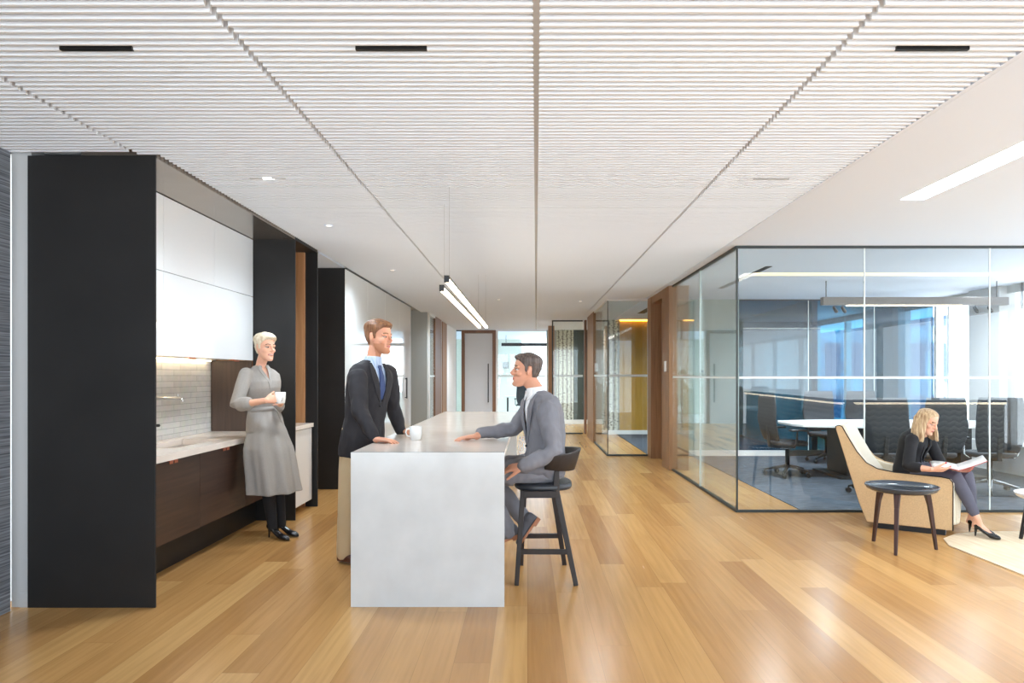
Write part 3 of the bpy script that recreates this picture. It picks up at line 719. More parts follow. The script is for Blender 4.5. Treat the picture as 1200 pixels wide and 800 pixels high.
# linear pendants above the island
for x, y0, lab in ((-.55, 4.67, 'right-hand slim glowing bar light hanging above the island'), (-.644, 5.15, 'left-hand slim glowing bar light hanging above the island')):
    t = thing('bar_pendant', lab, 'pendant light', (x, y0, 2.05), group='bar lights above the island')
    boxes('housing', M['blackmetal'], [(x - .014, x + .014, y0, 9.19, 2.066, 2.082)], t)
    boxes('end_cap', M['blackmetal'], [(x - .018, x + .018, y0 - .02, y0, 2.035, 2.083)], t)
    boxes('diffuser', M['led'], [(x - .015, x + .015, y0 + .001, 9.19, 2.04, 2.065)], t)
    for y in (y0 + .15, 9.0): MB().tube([(x, y, 2.08), (x, y, H)], .0015, 5).done('cable', M['seam'], t, world=True)

# ================================================================== BAR STOOL
t = thing('bar_stool', 'dark wood bar stool under the seated man in the grey suit', 'bar stool', (.13, 4.81, 0))
sx, sy = .13, 4.81
feet = {(-1, -1): ((-.072, 4.565), (-.03, 4.63)), (1, -1): ((.325, 4.56), (.195, 4.63)), (-1, 1): ((-.045, 5.05), (-.02, 4.99)), (1, 1): ((.275, 5.06), (.18, 4.99))}
for (a, b), (ft, tp) in feet.items():
    if a < 0: MB().bar((ft[0], ft[1], 0), (tp[0], tp[1], .625), .030, .040, .036, .05, up=(0, 1, 0)).done('leg', M['stoolwood'], t, .004, world=True)
    else:
        mb = MB(); mb.bar((ft[0], ft[1], 0), (tp[0], tp[1], .625), .032, .044, .042, .055, up=(0, 1, 0))
        mb.bar((tp[0], tp[1], .615), (tp[0] + .005, tp[1] - b * .0, .80), .045, .055, .03, .05, up=(0, 1, 0)); mb.done('leg', M['stoolwood'], t, .004, world=True)
MB().bar((-.03, 4.60, .60), (.20, 4.60, .60), .028, .045).done('seat_rail', M['stoolwood'], t, .003, world=True)
MB().bar((-.02, 5.02, .60), (.19, 5.02, .60), .028, .045).done('seat_rail', M['stoolwood'], t, .003, world=True)
MB().bar((-.048, 4.58, .22), (.283, 4.575, .22), .022, .034).done('stretcher', M['stoolwood'], t, .003, world=True)
MB().bar((-.04, 5.03, .22), (.25, 5.035, .22), .022, .034).done('stretcher', M['stoolwood'], t, .003, world=True)
MB().bar((-.055, 4.58, .26), (-.04, 5.03, .26), .03, .022).done('footrest', M['stoolwood'], t, .003, world=True)
m = MB()
def seatfn(k): return lambda a: (abs(math.cos(a)) ** 3 + abs(math.sin(a)) ** 3) ** (-1 / 3) * k
m.loft([((.11, sy, .622), (.20, 0, 0), (0, .215, 0), seatfn(.96)), ((.11, sy, .632), (.20, 0, 0), (0, .215, 0), seatfn(1.0)), ((.11, sy, .655), (.20, 0, 0), (0, .215, 0), seatfn(1.0)), ((.11, sy, .664), (.20, 0, 0), (0, .215, 0), seatfn(.93))], 40)
m.done('seat', M['leather'], t, world=True)
m = MB()   # curved backrest band wrapping the sitter
secs = []
NB = 22
for i in range(NB + 1):
    a = -1.45 + 2.9 * i / NB
    px_, py_ = .085 + .235 * math.cos(a) ** 1.0, sy + .262 * math.sin(a)
    zt = .865 - .0 * abs(a); zb = .745 + .03 * (abs(a) / 1.45) ** 2; zt = .895 - .055 * (1 - abs(a) / 1.45) ** 0.8 * 0 - .03 * (abs(a) / 1.45)
    n_ = V((math.cos(a), math.sin(a), 0))
    lean = .045
    th = .013
    c0 = V((px_, py_, 0))
    p = [c0 + n_ * -th + V((0, 0, zb)), c0 + n_ * th + V((0, 0, zb)), c0 + n_ * (th + lean) + V((0, 0, zt)), c0 + n_ * (-th + lean) + V((0, 0, zt))]
    secs.append(m.ring(p))
for a, b in zip(secs, secs[1:]): m.bridge(a, b, True)
m.cap(secs[0], True); m.cap(secs[-1])
m.done('backrest', M['stoolwood'], t, .005, world=True)

# ================================================================== LOUNGE CHAIR
t = thing('lounge_chair', 'tan and cream lounge armchair the seated woman reads in', 'armchair', (3.585, 6.375, 0), -.575)
W2 = .33
prof = [(-.335, .055), (-.40, .22), (-.60, .90), (-.60, .925), (-.575, .935), (-.545, .925), (-.50, .84), (-.42, .70), (-.34, .60), (-.25, .552), (-.12, .530), (.25, .515), (.31, .505), (.335, .475), (.34, .43), (.335, .055)]
def side(y0, y1): return MB().prism(prof, 'y', y0, y1)
side(-W2, -W2 + .03).done('side_shell', M['tan'], t, .008)
side(W2 - .03, W2).done('side_shell', M['tan'], t, .008)
MB().prism([(-.335, .055), (-.40, .22), (-.60, .90), (-.60, .925), (-.575, .93), (-.37, .24), (-.305, .055)], 'y', -W2 + .03, W2 - .03).done('back_shell', M['tan'], t, .006)
inner = [(-.30, .12), (-.37, .26), (-.572, .90), (-.566, .935), (-.545, .945), (-.52, .93), (-.47, .82), (-.36, .62), (-.26, .50), (-.22, .40), (-.2, .12)]
MB().prism(inner, 'y', -W2 + .032, W2 - .032, smooth=False).done('back_cushion', M['cream'], t, .02, segs=3)
def arm(y0, y1):
    return MB().prism([(-.30, .16), (-.44, .68), (-.40, .655), (-.33, .58), (-.24, .545), (-.12, .522), (.25, .507), (.32, .497), (.345, .46), (.355, .1)], 'y', y0, y1)
arm(-W2 + .032, -W2 + .085).done('arm_lining', M['cream'], t, .012, segs=3)
arm(W2 - .085, W2 - .032).done('arm_lining', M['cream'], t, .012, segs=3)
MB().prism([(-.25, .26), (-.25, .41), (-.1, .42), (.34, .425), (.385, .40), (.40, .34), (.385, .1), (.3, .075), (-.2, .09)], 'y', -W2 + .087, W2 - .087).done('seat_cushion', M['cream'], t, .025, segs=3)
MB().tube([(x, -W2 - .001, z) for x, z in prof[2:15]], .0045, 6).done('piping', M['blackfab'], t)
MB().tube([(.338, -W2 - .001, .44), (.336, -W2 - .001, .06)], .0045, 6).done('piping', M['blackfab'], t)
MB().box(-.28, .28, -.28, .28, .0, .054).done('plinth', M['blackmetal'], t)

# side tables
def side_table(loc, rz, h, r, top, legm, lab, name='side_table'):
    t = thing(name, lab, 'side table', loc, rz)
    MB().lathe([(0, h - .05), (r * .80, h - .05), (r * .93, h - .035), (r, h - .008), (r, h), (r * .975, h), (r * .96, h - .01), (0, h - .012)], n=48).done('table_top', top, t)
    for k in range(3):
        a = 2 * PI * k / 3 + PI / 6
        c, s = math.cos(a), math.sin(a)
        m = MB()
        m.bar((c * r * .70, s * r * .70, h - .04), (c * r * .80, s * r * .80, h - .16), .045, .05, .034, .034, up=(-s, c, 0))
        m.bar((c * r * .80, s * r * .80, h - .158), (c * r * .98, s * r * .98, 0), .034, .034, .022, .024, up=(-s, c, 0))
        m.done('leg', legm, t, .004)
    return t
side_table((3.03, 5.53, 0), -.65, .515, .27, [plain('slate_top', (58, 66, 76), .18)], M['redwood'], 'round dark side table with three tapered legs before the armchair')
t2 = side_table((4.46, 5.80, .012), .5, .385, .27, M['tabletop'], M['blackmetal'], 'low white-topped table cut off by the right photo edge', 'coffee_table')
MB().bar((-.19, -.08, .10), (.1, .2, .10), .02).bar((-.19, -.08, .10), (.05, -.2, .10), .02).done('stretcher', M['blackmetal'], t2)
# rug
m = MB(); m.prism([(3.48, 3.6), (3.46, 5.6), (3.56, 5.84), (3.78, 6.02), (4.1, 6.1), (7.0, 6.1), (7.0, 3.6)], 'z', .001, .010)
tag(m.done('area_rug', M['rug'], None), 'cream area rug under the armchair front and low white table', 'rug')

# ================================================================== MEETING TABLE AND TASK CHAIRS
t = thing('conference_table', 'long white boat-shaped conference table in the glass meeting room', 'table', (5.2, 9.6, 0))
m = MB(); pts = [(3.62, 9.35), (3.70, 9.15), (4.2, 8.95), (5.2, 8.86), (6.2, 8.95), (6.75, 9.15), (6.82, 9.6), (6.75, 10.05), (6.2, 10.25), (5.2, 10.34), (4.2, 10.25), (3.70, 10.1), (3.62, 9.85)]
m.prism(pts, 'z', .71, .74); m.done('table_top', M['tabletop'], t, .004, world=True)
for x in (4.42, 5.98): boxes('pedestal', M['plastic'], [(x - .075, x + .075, 9.3, 9.9, .04, .71), (x - .22, x + .22, 9.15, 10.05, .008, .04)], t)
boxes('modesty_panel', M['plastic'], [(4.5, 5.9, 9.58, 9.62, .15, .69)], t)

def task_chair(lab, metal):
    t = thing('task_chair', lab, 'office chair', group='black task chairs around the conference table')
    m = MB()     # seat, front towards +x
    m.loft([((0, 0, .43), (.235, 0, 0), (0, .24, 0), seatfn(.93)), ((0, 0, .445), (.24, 0, 0), (0, .25, 0), seatfn(1)), ((0, 0, .475), (.24, 0, 0), (0, .25, 0), seatfn(1)), ((0, 0, .488), (.235, 0, 0), (0, .24, 0), seatfn(.93))], 32).done('seat', M['chairfab'], t)
    m = MB(); secs = []
    for k in range(9):
        z = .50 + k * .08; x = -.235 - .05 * math.sin(k / 8 * PI * .9) * (1 if k < 5 else .6) - .02 * (k / 8) * 3
        w = (.21, .235, .25, .255, .255, .25, .245, .24, .225)[k]
        secs.append(((x, 0, z), (.018, 0, 0), (0, w, 0), seatfn(1)))
    m.loft(secs, 28); b = m.done('backrest', M['chairfab'], t)
    MB().bar((-.10, 0, .40), (-.27, 0, .42), .06, .03).bar((-.27, 0, .41), (-.30, 0, .70), .05, .025).done('back_support', M['plastic'], t, .004)
    for s in (-1, 1):
        m = MB(); m.tube([(-.05, s * .235, .42), (-.03, s * .285, .46), (-.02, s * .29, .64)], .013, 8)
        a = m.done('armrest', metal, t)
        MB().box(-.13, .12, s * .29 - .04, s * .29 + .04, .64, .668).done('arm_pad', M['plastic'], a, .01)
    MB().cyl((0, 0), .03, .12, .43, 14).box(-.1, .08, -.07, .07, .385, .43).done('gas_lift', M['plastic'], t)
    for k in range(5):
        a = 2 * PI * k / 5 + .3; c, s = math.cos(a), math.sin(a)
        l = MB().bar((c * .03, s * .03, .14), (c * .30, s * .30, .085), .05, .04, .028, .022).done('base_arm', metal, t, .004)
        w = MB(); w.loft([((c * .30 - s * .022, s * .30 + c * .022, .036), (c * .029, s * .029, 0), (0, 0, .029)), ((c * .30 + s * .022, s * .30 - c * .022, .036), (c * .029, s * .029, 0), (0, 0, .029))], 14)
        w.bar((c * .30, s * .30, .04), (c * .30, s * .30, .085), .014).done('caster', M['plastic'], l)
    return t
def place(ch, x, y, rz): ch.location = (x, y, .007); ch.rotation_euler = (0, 0, rz)
c0 = task_chair('black task chair at the left end of the conference table', M['plastic'])
place(c0, 3.62, 9.5, .15)
for x, y, rz, lab in ((4.12, 8.12, PI / 2, 'black task chair with its back to the glass, left of the reading woman'),
                      (4.81, 8.15, PI / 2, 'black task chair directly behind the reading woman'),
                      (4.80, 10.95, -PI / 2, 'black task chair at the far side of the table, left one'),
                      (5.52, 11.0, -PI / 2, 'black task chair at the far side of the table, right one')):
    c = copy_tree(c0); c['label'] = lab; place(c, x, y, rz)
c1 = task_chair('black task chair with a chrome star base right of the reading woman', M['chrome'])
place(c1, 5.52, 8.15, PI / 2 - .25)
c = copy_tree(c0); c['label'] = 'black task chair in the bright room beyond the corridor glass'; place(c, -.10, 22.1, PI * .5); c.location.z = .001; c['group'] = 'chair beyond the corridor'
o = boxes('window_credenza', M['white'], [(6.55, 6.84, 7.3, 8.9, .008, .66), (6.53, 6.85, 7.28, 8.92, .66, .69)]); tag(o, 'low white credenza along the meeting room windows', 'cabinet')
# ================================================================== PEOPLE
def fuse(mb, name, mats, parent, voxel=.006, smooth=4, wrinkle=0, wfreq=9, wst=(1, 1, 1), post=None, seed=0):
    """join overlapping closed shapes into one continuous skin by voxel remeshing"""
    bmesh.ops.recalc_face_normals(mb.bm, faces=mb.bm.faces)
    me = bpy.data.meshes.new('tmp'); mb.bm.to_mesh(me); mb.bm.free()
    ob = bpy.data.objects.new('tmp', me); COL.objects.link(ob)
    r = ob.modifiers.new('r', 'REMESH'); r.mode = 'VOXEL'; r.voxel_size = voxel; r.use_smooth_shade = True
    if smooth:
        s = ob.modifiers.new('s', 'SMOOTH'); s.factor = .5; s.iterations = smooth
    dg = bpy.context.evaluated_depsgraph_get(); dg.update()
    new = bpy.data.meshes.new_from_object(ob.evaluated_get(dg))
    bpy.data.objects.remove(ob); bpy.data.meshes.remove(me)
    new.name = name
    new.materials.clear()
    for m in (mats if isinstance(mats, (list, tuple)) else [mats]): new.materials.append(m)
    bm = bmesh.new(); bm.from_mesh(new); bm.normal_update()
    if wrinkle:
        off = V((seed * 3.1, seed * 1.7, 0))
        for v in bm.verts:
            p = V((v.co.x * wst[0], v.co.y * wst[1], v.co.z * wst[2]))
            k = noise.noise(p * wfreq + off) + .5 * noise.noise(p * wfreq * 2.3 + off)
            v.co += v.normal * (k * wrinkle)
    for f in bm.faces: f.smooth = True
    if post: post(bm)
    L = V(parent.location)
    bmesh.ops.translate(bm, verts=bm.verts, vec=-L)
    bm.to_mesh(new); bm.free()
    o = bpy.data.objects.new(name, new); COL.objects.link(o); o.parent = parent
    return o

class Head:
    """c = middle of the head, f = where the face looks, u = crown direction"""
    def __init__(s, c, f, u, k=1.0):
        s.c = V(c); s.f = V(f).normalized(); u = V(u); s.u = (u - s.f * u.dot(s.f)).normalized()
        s.l = s.u.cross(s.f).normalized(); s.k = k
    def p(s, x, y, z): return s.c + (s.f * x + s.l * y + s.u * (z - .118)) * s.k
    def loc(s, w):
        d = (w - s.c) / s.k
        return d.dot(s.f), d.dot(s.l), d.dot(s.u) + .118
    def slices(s, mb, tab, n=28):
        secs = []
        for z, xf, xb, w in tab:
            c = s.p((xf + xb) / 2, 0, z)
            secs.append((c, s.f * (xf - xb) / 2 * s.k, s.l * w * s.k))
        mb.loft(secs, n)
    def R(s): return Matrix((s.f, s.l, s.u)).transposed()

HEADT = [(.0, .082, .045, .018), (.008, .090, .02, .030), (.03, .090, -.01, .045), (.05, .088, -.04, .055), (.07, .089, -.065, .061), (.09, .088, -.08, .065),
         (.105, .086, -.087, .068), (.118, .081, -.092, .070), (.13, .085, -.096, .0715), (.145, .092, -.099, .073), (.165, .091, -.101, .0745), (.185, .086, -.098, .073),
         (.203, .074, -.09, .067), (.218, .056, -.072, .054), (.229, .03, -.045, .035), (.235, .008, -.02, .012)]
def head_shape(mb, h, woman=False):
    kw = .94 if woman else 1.0
    h.slices(mb, [(z, xf, xb, w * kw) for z, xf, xb, w in HEADT])
    mb.tube([h.p(.086, 0, .134), h.p(.098, 0, .112), h.p(.110, 0, .094), h.p(.098, 0, .084)], [h.k * v for v in (.007, .0085, .0115, .009)], 12)
    for s_ in (-1, 1):
        mb.ell(h.p(.093, s_ * .011, .090), .009 * h.k, .008 * h.k, .007 * h.k, h.R())
        mb.ell(h.p(.052, s_ * .037, .094), .031 * h.k, .024 * h.k, .024 * h.k, h.R())       # cheek
        mb.ell(h.p(-.008, s_ * .0765 * kw, .116), .017 * h.k, .0085 * h.k, .031 * h.k, h.R() @ Matrix.Rotation(-.2, 3, 'Y') @ Matrix.Rotation(s_ * .25, 3, 'Z'))   # ear
        mb.tube([h.p(.086, s_ * .012, .141), h.p(.084, s_ * .034, .143), h.p(.070, s_ * .052, .136)], [h.k * .007] * 3, 8)  # brow ridge
        mb.ell(h.p(.0765, s_ * .031, .122), .0125 * h.k, .0135 * h.k, .0105 * h.k, h.R())   # eyelid bulge
    mb.ell(h.p(.090, 0, .061), .0085 * h.k, .024 * h.k, .0055 * h.k, h.R())
    mb.ell(h.p(.089, 0, .051), .0085 * h.k, .020 * h.k, .0065 * h.k, h.R())
    mb.ell(h.p(.083, 0, .018), .014 * h.k, .020 * h.k, .014 * h.k, h.R())

def sstep(a, b, x):
    t = max(0.0, min(1.0, (x - a) / (b - a))); return t * t * (3 - 2 * t)
def hairline(x, ay, kind):
    """height of the hairline at a fore-aft position"""
    pts = {'short': [(-.12, .040), (-.07, .050), (-.035, .075), (-.024, .150), (.0, .152), (.004, .104), (.018, .108), (.026, .145), (.045, .166), (.070, .188), (.12, .190)],
           'bob': [(-.12, .035), (-.03, .05), (.0, .09), (.03, .150), (.05, .182), (.072, .206), (.12, .212)]}[kind]
    for (a, za), (b, zb) in zip(pts, pts[1:]):
        if a <= x <= b:
            return za + (zb - za) * (x - a) / (b - a)
    return .19
def scalp(h, parent, mat, kind='short', side=.006, top=.020, front=.012, sweep=0, wr=.003, extra=None, kw=1.0):
    m = MB(); k = 1.0
    h.slices(m, [(z * 1.0 - (.0 if z > .01 else .0), xf, xb, w * kw) for z, xf, xb, w in HEADT], 36)
    if extra: extra(m)
    def post(bm):
        for v in bm.verts:
            x, y, z = h.loc(v.co); ay = abs(y)
            if z < .0 or (x * x + y * y) > .13 ** 2: continue
            e = sstep(-.006, .006, z - hairline(x, ay, kind))
            n = v.normal
            t = side + (top - side) * sstep(.15, .215, z) + front * sstep(.045, .085, x) * sstep(.18, .20, z) + sweep * sstep(.0, .06, y) * sstep(.17, .2, z)
            t += wr * noise.noise(V((x * 30, y * 90, z * 40)) * 1.3)
            inside = -.020
            v.co += n * h.k * (inside * (1 - e) + t * e)
    return fuse(m, 'hair', mat, parent, .0045, 1, post=post)
def face_paint(bm, h, stubble=False, smile=False):
    """slots: 0 skin, 1 lips, 2 brow, 3 eye white, 4 iris, 5 stubble, 6 nails"""
    for f in bm.faces:
        x, y, z = h.loc(f.calc_center_median())
        if x < 0.0 or z < -.02 or z > .24 or abs(y) > .09: continue
        ay = abs(y)
        if x > .07:
            if ay < .024 - abs(z - .056) * 1.2 and abs(z - .056) < .0085 and x > .082: f.material_index = 1
            if smile and ay < .027 and x > .07 and abs(z - (.054 + 4.5 * ay * ay)) < .0075: f.material_index = 3 if (ay < .020 and abs(z - (.0545 + 4.5 * ay * ay)) < .0032) else 1
            elif .013 < ay < .052 and abs(z - (.1435 + .004 * math.sin((ay - .013) / .039 * PI))) < .0042: f.material_index = 2
        if x > .055 and abs(z - .1215) < .0048 and abs(ay - .032) < .013:
            f.material_index = 4 if abs(ay - .032) < .0062 else 3
            if z > .1232: f.material_index = 4
        if stubble and f.material_index == 0 and x > -.0 and z < .075 and not (x > .085 and abs(z - .056) < .012 and ay < .02):
            if z < .042 or ay > .035 or (z > .064 and ay < .022): f.material_index = 5

def hand(mb, wr, d, n, side, curl=(.3, .3, .3, .3), thumb=.5, s=1.0, spread=.06, thumb_curl=.2):
    """wr wrist, d towards fingertips, n out of the palm, side = thumb direction sign along n x d; returns fingertips"""
    wr = V(wr); d = V(d).normalized(); n = V(n); n = (n - d * n.dot(d)).normalized(); t = n.cross(d).normalized() * side
    P = lambda a, b, c: wr + (d * a + t * b + n * c) * s
    secs = [(P(-.02, 0, 0), t * .027 * s, n * .021 * s), (P(.0, 0, 0), t * .028 * s, n * .020 * s), (P(.03, .002, 0), t * .037 * s, n * .017 * s),
            (P(.06, .002, 0), t * .042 * s, n * .0155 * s), (P(.088, 0, .0), t * .041 * s, n * .0125 * s), (P(.097, 0, .001), t * .036 * s, n * .009 * s)]
    mb.loft(secs, 16)
    tips = []
    for i, (b, L, r) in enumerate(((.030, .075, .0088), (.0105, .084, .0092), (-.0105, .078, .0087), (-.030, .062, .0078))):
        base = P(.085, b, 0); dr = (d + t * (1.5 - i) * spread).normalized(); pts = [base, ]; a = 0; q = base + dr * .008 * s
        pts.append(q)
        for seg, kk in ((.46, .55), (.30, 1.0), (.26, .75)):
            a += curl[i] * kk
            q = q + (dr * math.cos(a) + n * math.sin(a)) * L * seg * s; pts.append(q)
        mb.tube(pts, [r * s * k for k in (1.1, 1.08, 1.02, .95, .82)], 10)
        tips.append((q, -(n * math.cos(a) - dr * math.sin(a))))
    b0 = P(.022, .026, .004); dth = (d * (1 - thumb * .55) + t * thumb + n * .25).normalized(); pts = [b0]
    q = b0; a = 0
    for L, kk in ((.038, 0), (.032, 1), (.027, 1)):
        a += thumb_curl * kk
        q = q + (dth * math.cos(a) + (n * .5 + d * .8).normalized() * math.sin(a)) * L * s; pts.append(q)
    mb.tube(pts, [v * s for v in (.0145, .0125, .0105, .0092)], 10)
    tips.append((q, -n))
    return tips

class Torso:
    """ hips point, neck point, direction to the left at hips and shoulders """
    def __init__(s, hip, neck, lh, ls, prof, bulge=0):
        s.hip = V(hip); s.neck = V(neck); s.lh = V(lh).normalized(); s.ls = V(ls).normalized(); s.prof = prof; s.bulge = bulge
    def fr(s, t):
        ax = (s.neck - s.hip)
        l = s.lh.lerp(s.ls, max(0, min(1, t))).normalized()
        up = ax.normalized(); l = (l - up * l.dot(up)).normalized(); f = l.cross(up).normalized()
        c = s.hip + ax * t
        c = c - f * s.bulge * math.sin(PI * max(0, min(1, t)))       # rounded back
        return c, l, f, up
    def loft(s, mb, scale=1.0, add=0.0, t0=-1, t1=2, n=32):
        secs = []
        for t, w, d, off in s.prof:
            if t < t0 or t > t1: continue
            c, l, f, up = s.fr(t)
            secs.append((c + f * off, f * (d * scale + add), l * (w * scale + add)))
        mb.loft(secs, n)
    def local(s, p):
        ax = s.neck - s.hip; t = (p - s.hip).dot(ax) / ax.length_squared
        c, l, f, up = s.fr(t)
        return t, (p - c).dot(l), (p - c).dot(f)
    def size(s, t):
        P = s.prof
        for a, b in zip(P, P[1:]):
            if a[0] <= t <= b[0]:
                k = (t - a[0]) / (b[0] - a[0]); return [a[i] * (1 - k) + b[i] * k for i in (1, 2, 3)]
        return P[0][1:] if t < P[0][0] else P[-1][1:]
    def surf(s, t, y, out=0.0):
        """a point on the front surface at height t and sideways y"""
        c, l, f, up = s.fr(t); w, d, off = s.size(t)
        k = max(0.0, 1 - (y / w) ** 2) ** .5
        return c + l * y + f * (off + d * k + out)

def arm_tubes(mb, sh, el, wr, r=(.062, .05, .043, .034)):
    sh, el, wr = V(sh), V(el), V(wr)
    mb.tube([sh, sh.lerp(el, .5), el, el.lerp(wr, .35), wr], [r[0], (r[0] + r[1]) / 2 * 1.0, r[1], r[2] * 1.06, r[3]], 16)

def leg_tubes(mb, hip, kn, an, r=(.085, .06, .055, .038)):
    hip, kn, an = V(hip), V(kn), V(an)
    mb.tube([hip, hip.lerp(kn, .5), kn, kn.lerp(an, .35), an], [r[0], (r[0] + r[1]) / 2, r[1], r[2], r[3]], 18)

def ribbon(T, pts, width, thick, name, mat, parent, out=.006):
    """strip of cloth lying on the chest: pts = (t, y) ; width list"""
    m = MB(); rings = []
    P = [T.surf(t, y, out) for t, y in pts]
    for i, p in enumerate(P):
        a = P[max(0, i - 1)]; b = P[min(len(P) - 1, i + 1)]; d = (b - a).normalized()
        _, l, f, up = T.fr(pts[i][0]); s = d.cross(f).normalized(); w = width[i] if hasattr(width, '__len__') else width
        rings.append(m.ring([p - s * w / 2 - f * thick / 2, p + s * w / 2 - f * thick / 2, p + s * w / 2 + f * thick / 2, p - s * w / 2 + f * thick / 2]))
    for a, b in zip(rings, rings[1:]): m.bridge(a, b, True)
    m.cap(rings[0], True); m.cap(rings[-1])
    return m.done(name, mat, parent, .002, world=True)

def shoe(name, mat, parent, heel, toe, up=(0, 0, 1), w=.048, h=.07, sole=None, ankle=None, tall=.0):
    """low shoe from the heel point to the toe point (both on its sole)"""
    heel, toe, up = V(heel), V(toe), V(up).normalized(); d = (toe - heel); L = d.length; d.normalize(); up = (up - d * up.dot(d)).normalized(); s = d.cross(up)
    def fn(a): return 1.0
    m = MB(); secs = []
    for k, ww, hh in ((.0, .55, .70), (.06, .72, .95), (.2, .78, 1.0), (.38, .80, .92), (.55, .92, .66), (.72, 1.0, .52), (.88, .84, .42), (.97, .55, .32), (1.0, .28, .22)):
        c = heel + d * L * k + up * (h * hh / 2)
        secs.append((c, s * w * ww, up * h * hh / 2, lambda a: (abs(math.cos(a)) ** 2.6 + abs(math.sin(a)) ** 2.6) ** (-1 / 2.6)))
    m.loft(secs, 20)
    if ankle is not None: m.tube([V(ankle), heel + d * L * .2 + up * h * .6], [.046, .044], 14)
    o = fuse(m, name, mat, parent, .005, 3)
    if sole:
        m = MB()
        prof = []
        for k, ww in ((0, .5), (.06, .75), (.2, .82), (.38, .80), (.55, .92), (.72, 1.02), (.88, .88), (.97, .6), (1.0, .3)):
            prof.append((k, ww))
        a = []; b = []
        pts = [(k, ww) for k, ww in prof] + [(k, -ww) for k, ww in prof[::-1]]
        r0 = m.ring([heel + d * L * k * 1.01 + s * w * ww - up * .010 for k, ww in pts]); r1 = m.ring([heel + d * L * k * 1.01 + s * w * ww + up * .006 for k, ww in pts])
        m.bridge(r0, r1, False); m.cap(r0, True); m.cap(r1)
        q = m.ring([heel + d * L * k + s * w * ww * .95 - up * .024 for k, ww in ((0, -.55), (.0, .55), (.26, .75), (.26, -.75))]); q2 = m.ring([heel + d * L * k + s * w * ww * .95 - up * .008 for k, ww in ((0, -.55), (.0, .55), (.26, .75), (.26, -.75))])
        m.bridge(q, q2, False); m.cap(q, True); m.cap(q2)
        m.done('sole', sole, o, .001, world=True)
    return o

def pump(parent, heel_pt, ball, toe, mat):
    """high-heeled pump: heel_pt under the heel on the floor, ball and toe on the floor"""
    g = V(heel_pt); b = V(ball); t = V(toe); hz = V((0, 0, .085)); d = (t - g); d.z = 0; d.normalize(); s = d.cross(V((0, 0, 1)))
    m = MB()
    top = g + hz
    secs = []
    for k, z0, h, w in ((0, .078, .062, .026), (.12, .074, .062, .032), (.35, .045, .040, .033), (.60, .008, .048, .038), (.80, .003, .046, .036), (.94, .003, .032, .022), (1.0, .004, .018, .008)):
        c = g.lerp(t, k); c.z = g.z + z0 + h / 2
        secs.append((c, s * w, V((0, 0, h / 2)) + d * 0))
    m.loft(secs, 16)
    m.tube([top - V((0, 0, .0)) + d * .012, g + d * .006 + V((0, 0, .005))], [.014, .0055], 8, round_ends=False)
    return fuse(m, 'shoe', mat, parent, .0045, 2)

def P3(px, py, y): return V(((px - 618) * y / 800, y, 1.4 - (py - 440) * y / 800))

SKINS = lambda skin, brow='brow': [M[skin], M['lips'], M[brow], M['eyew'], M['iris'], M['beard'], M['nail']]

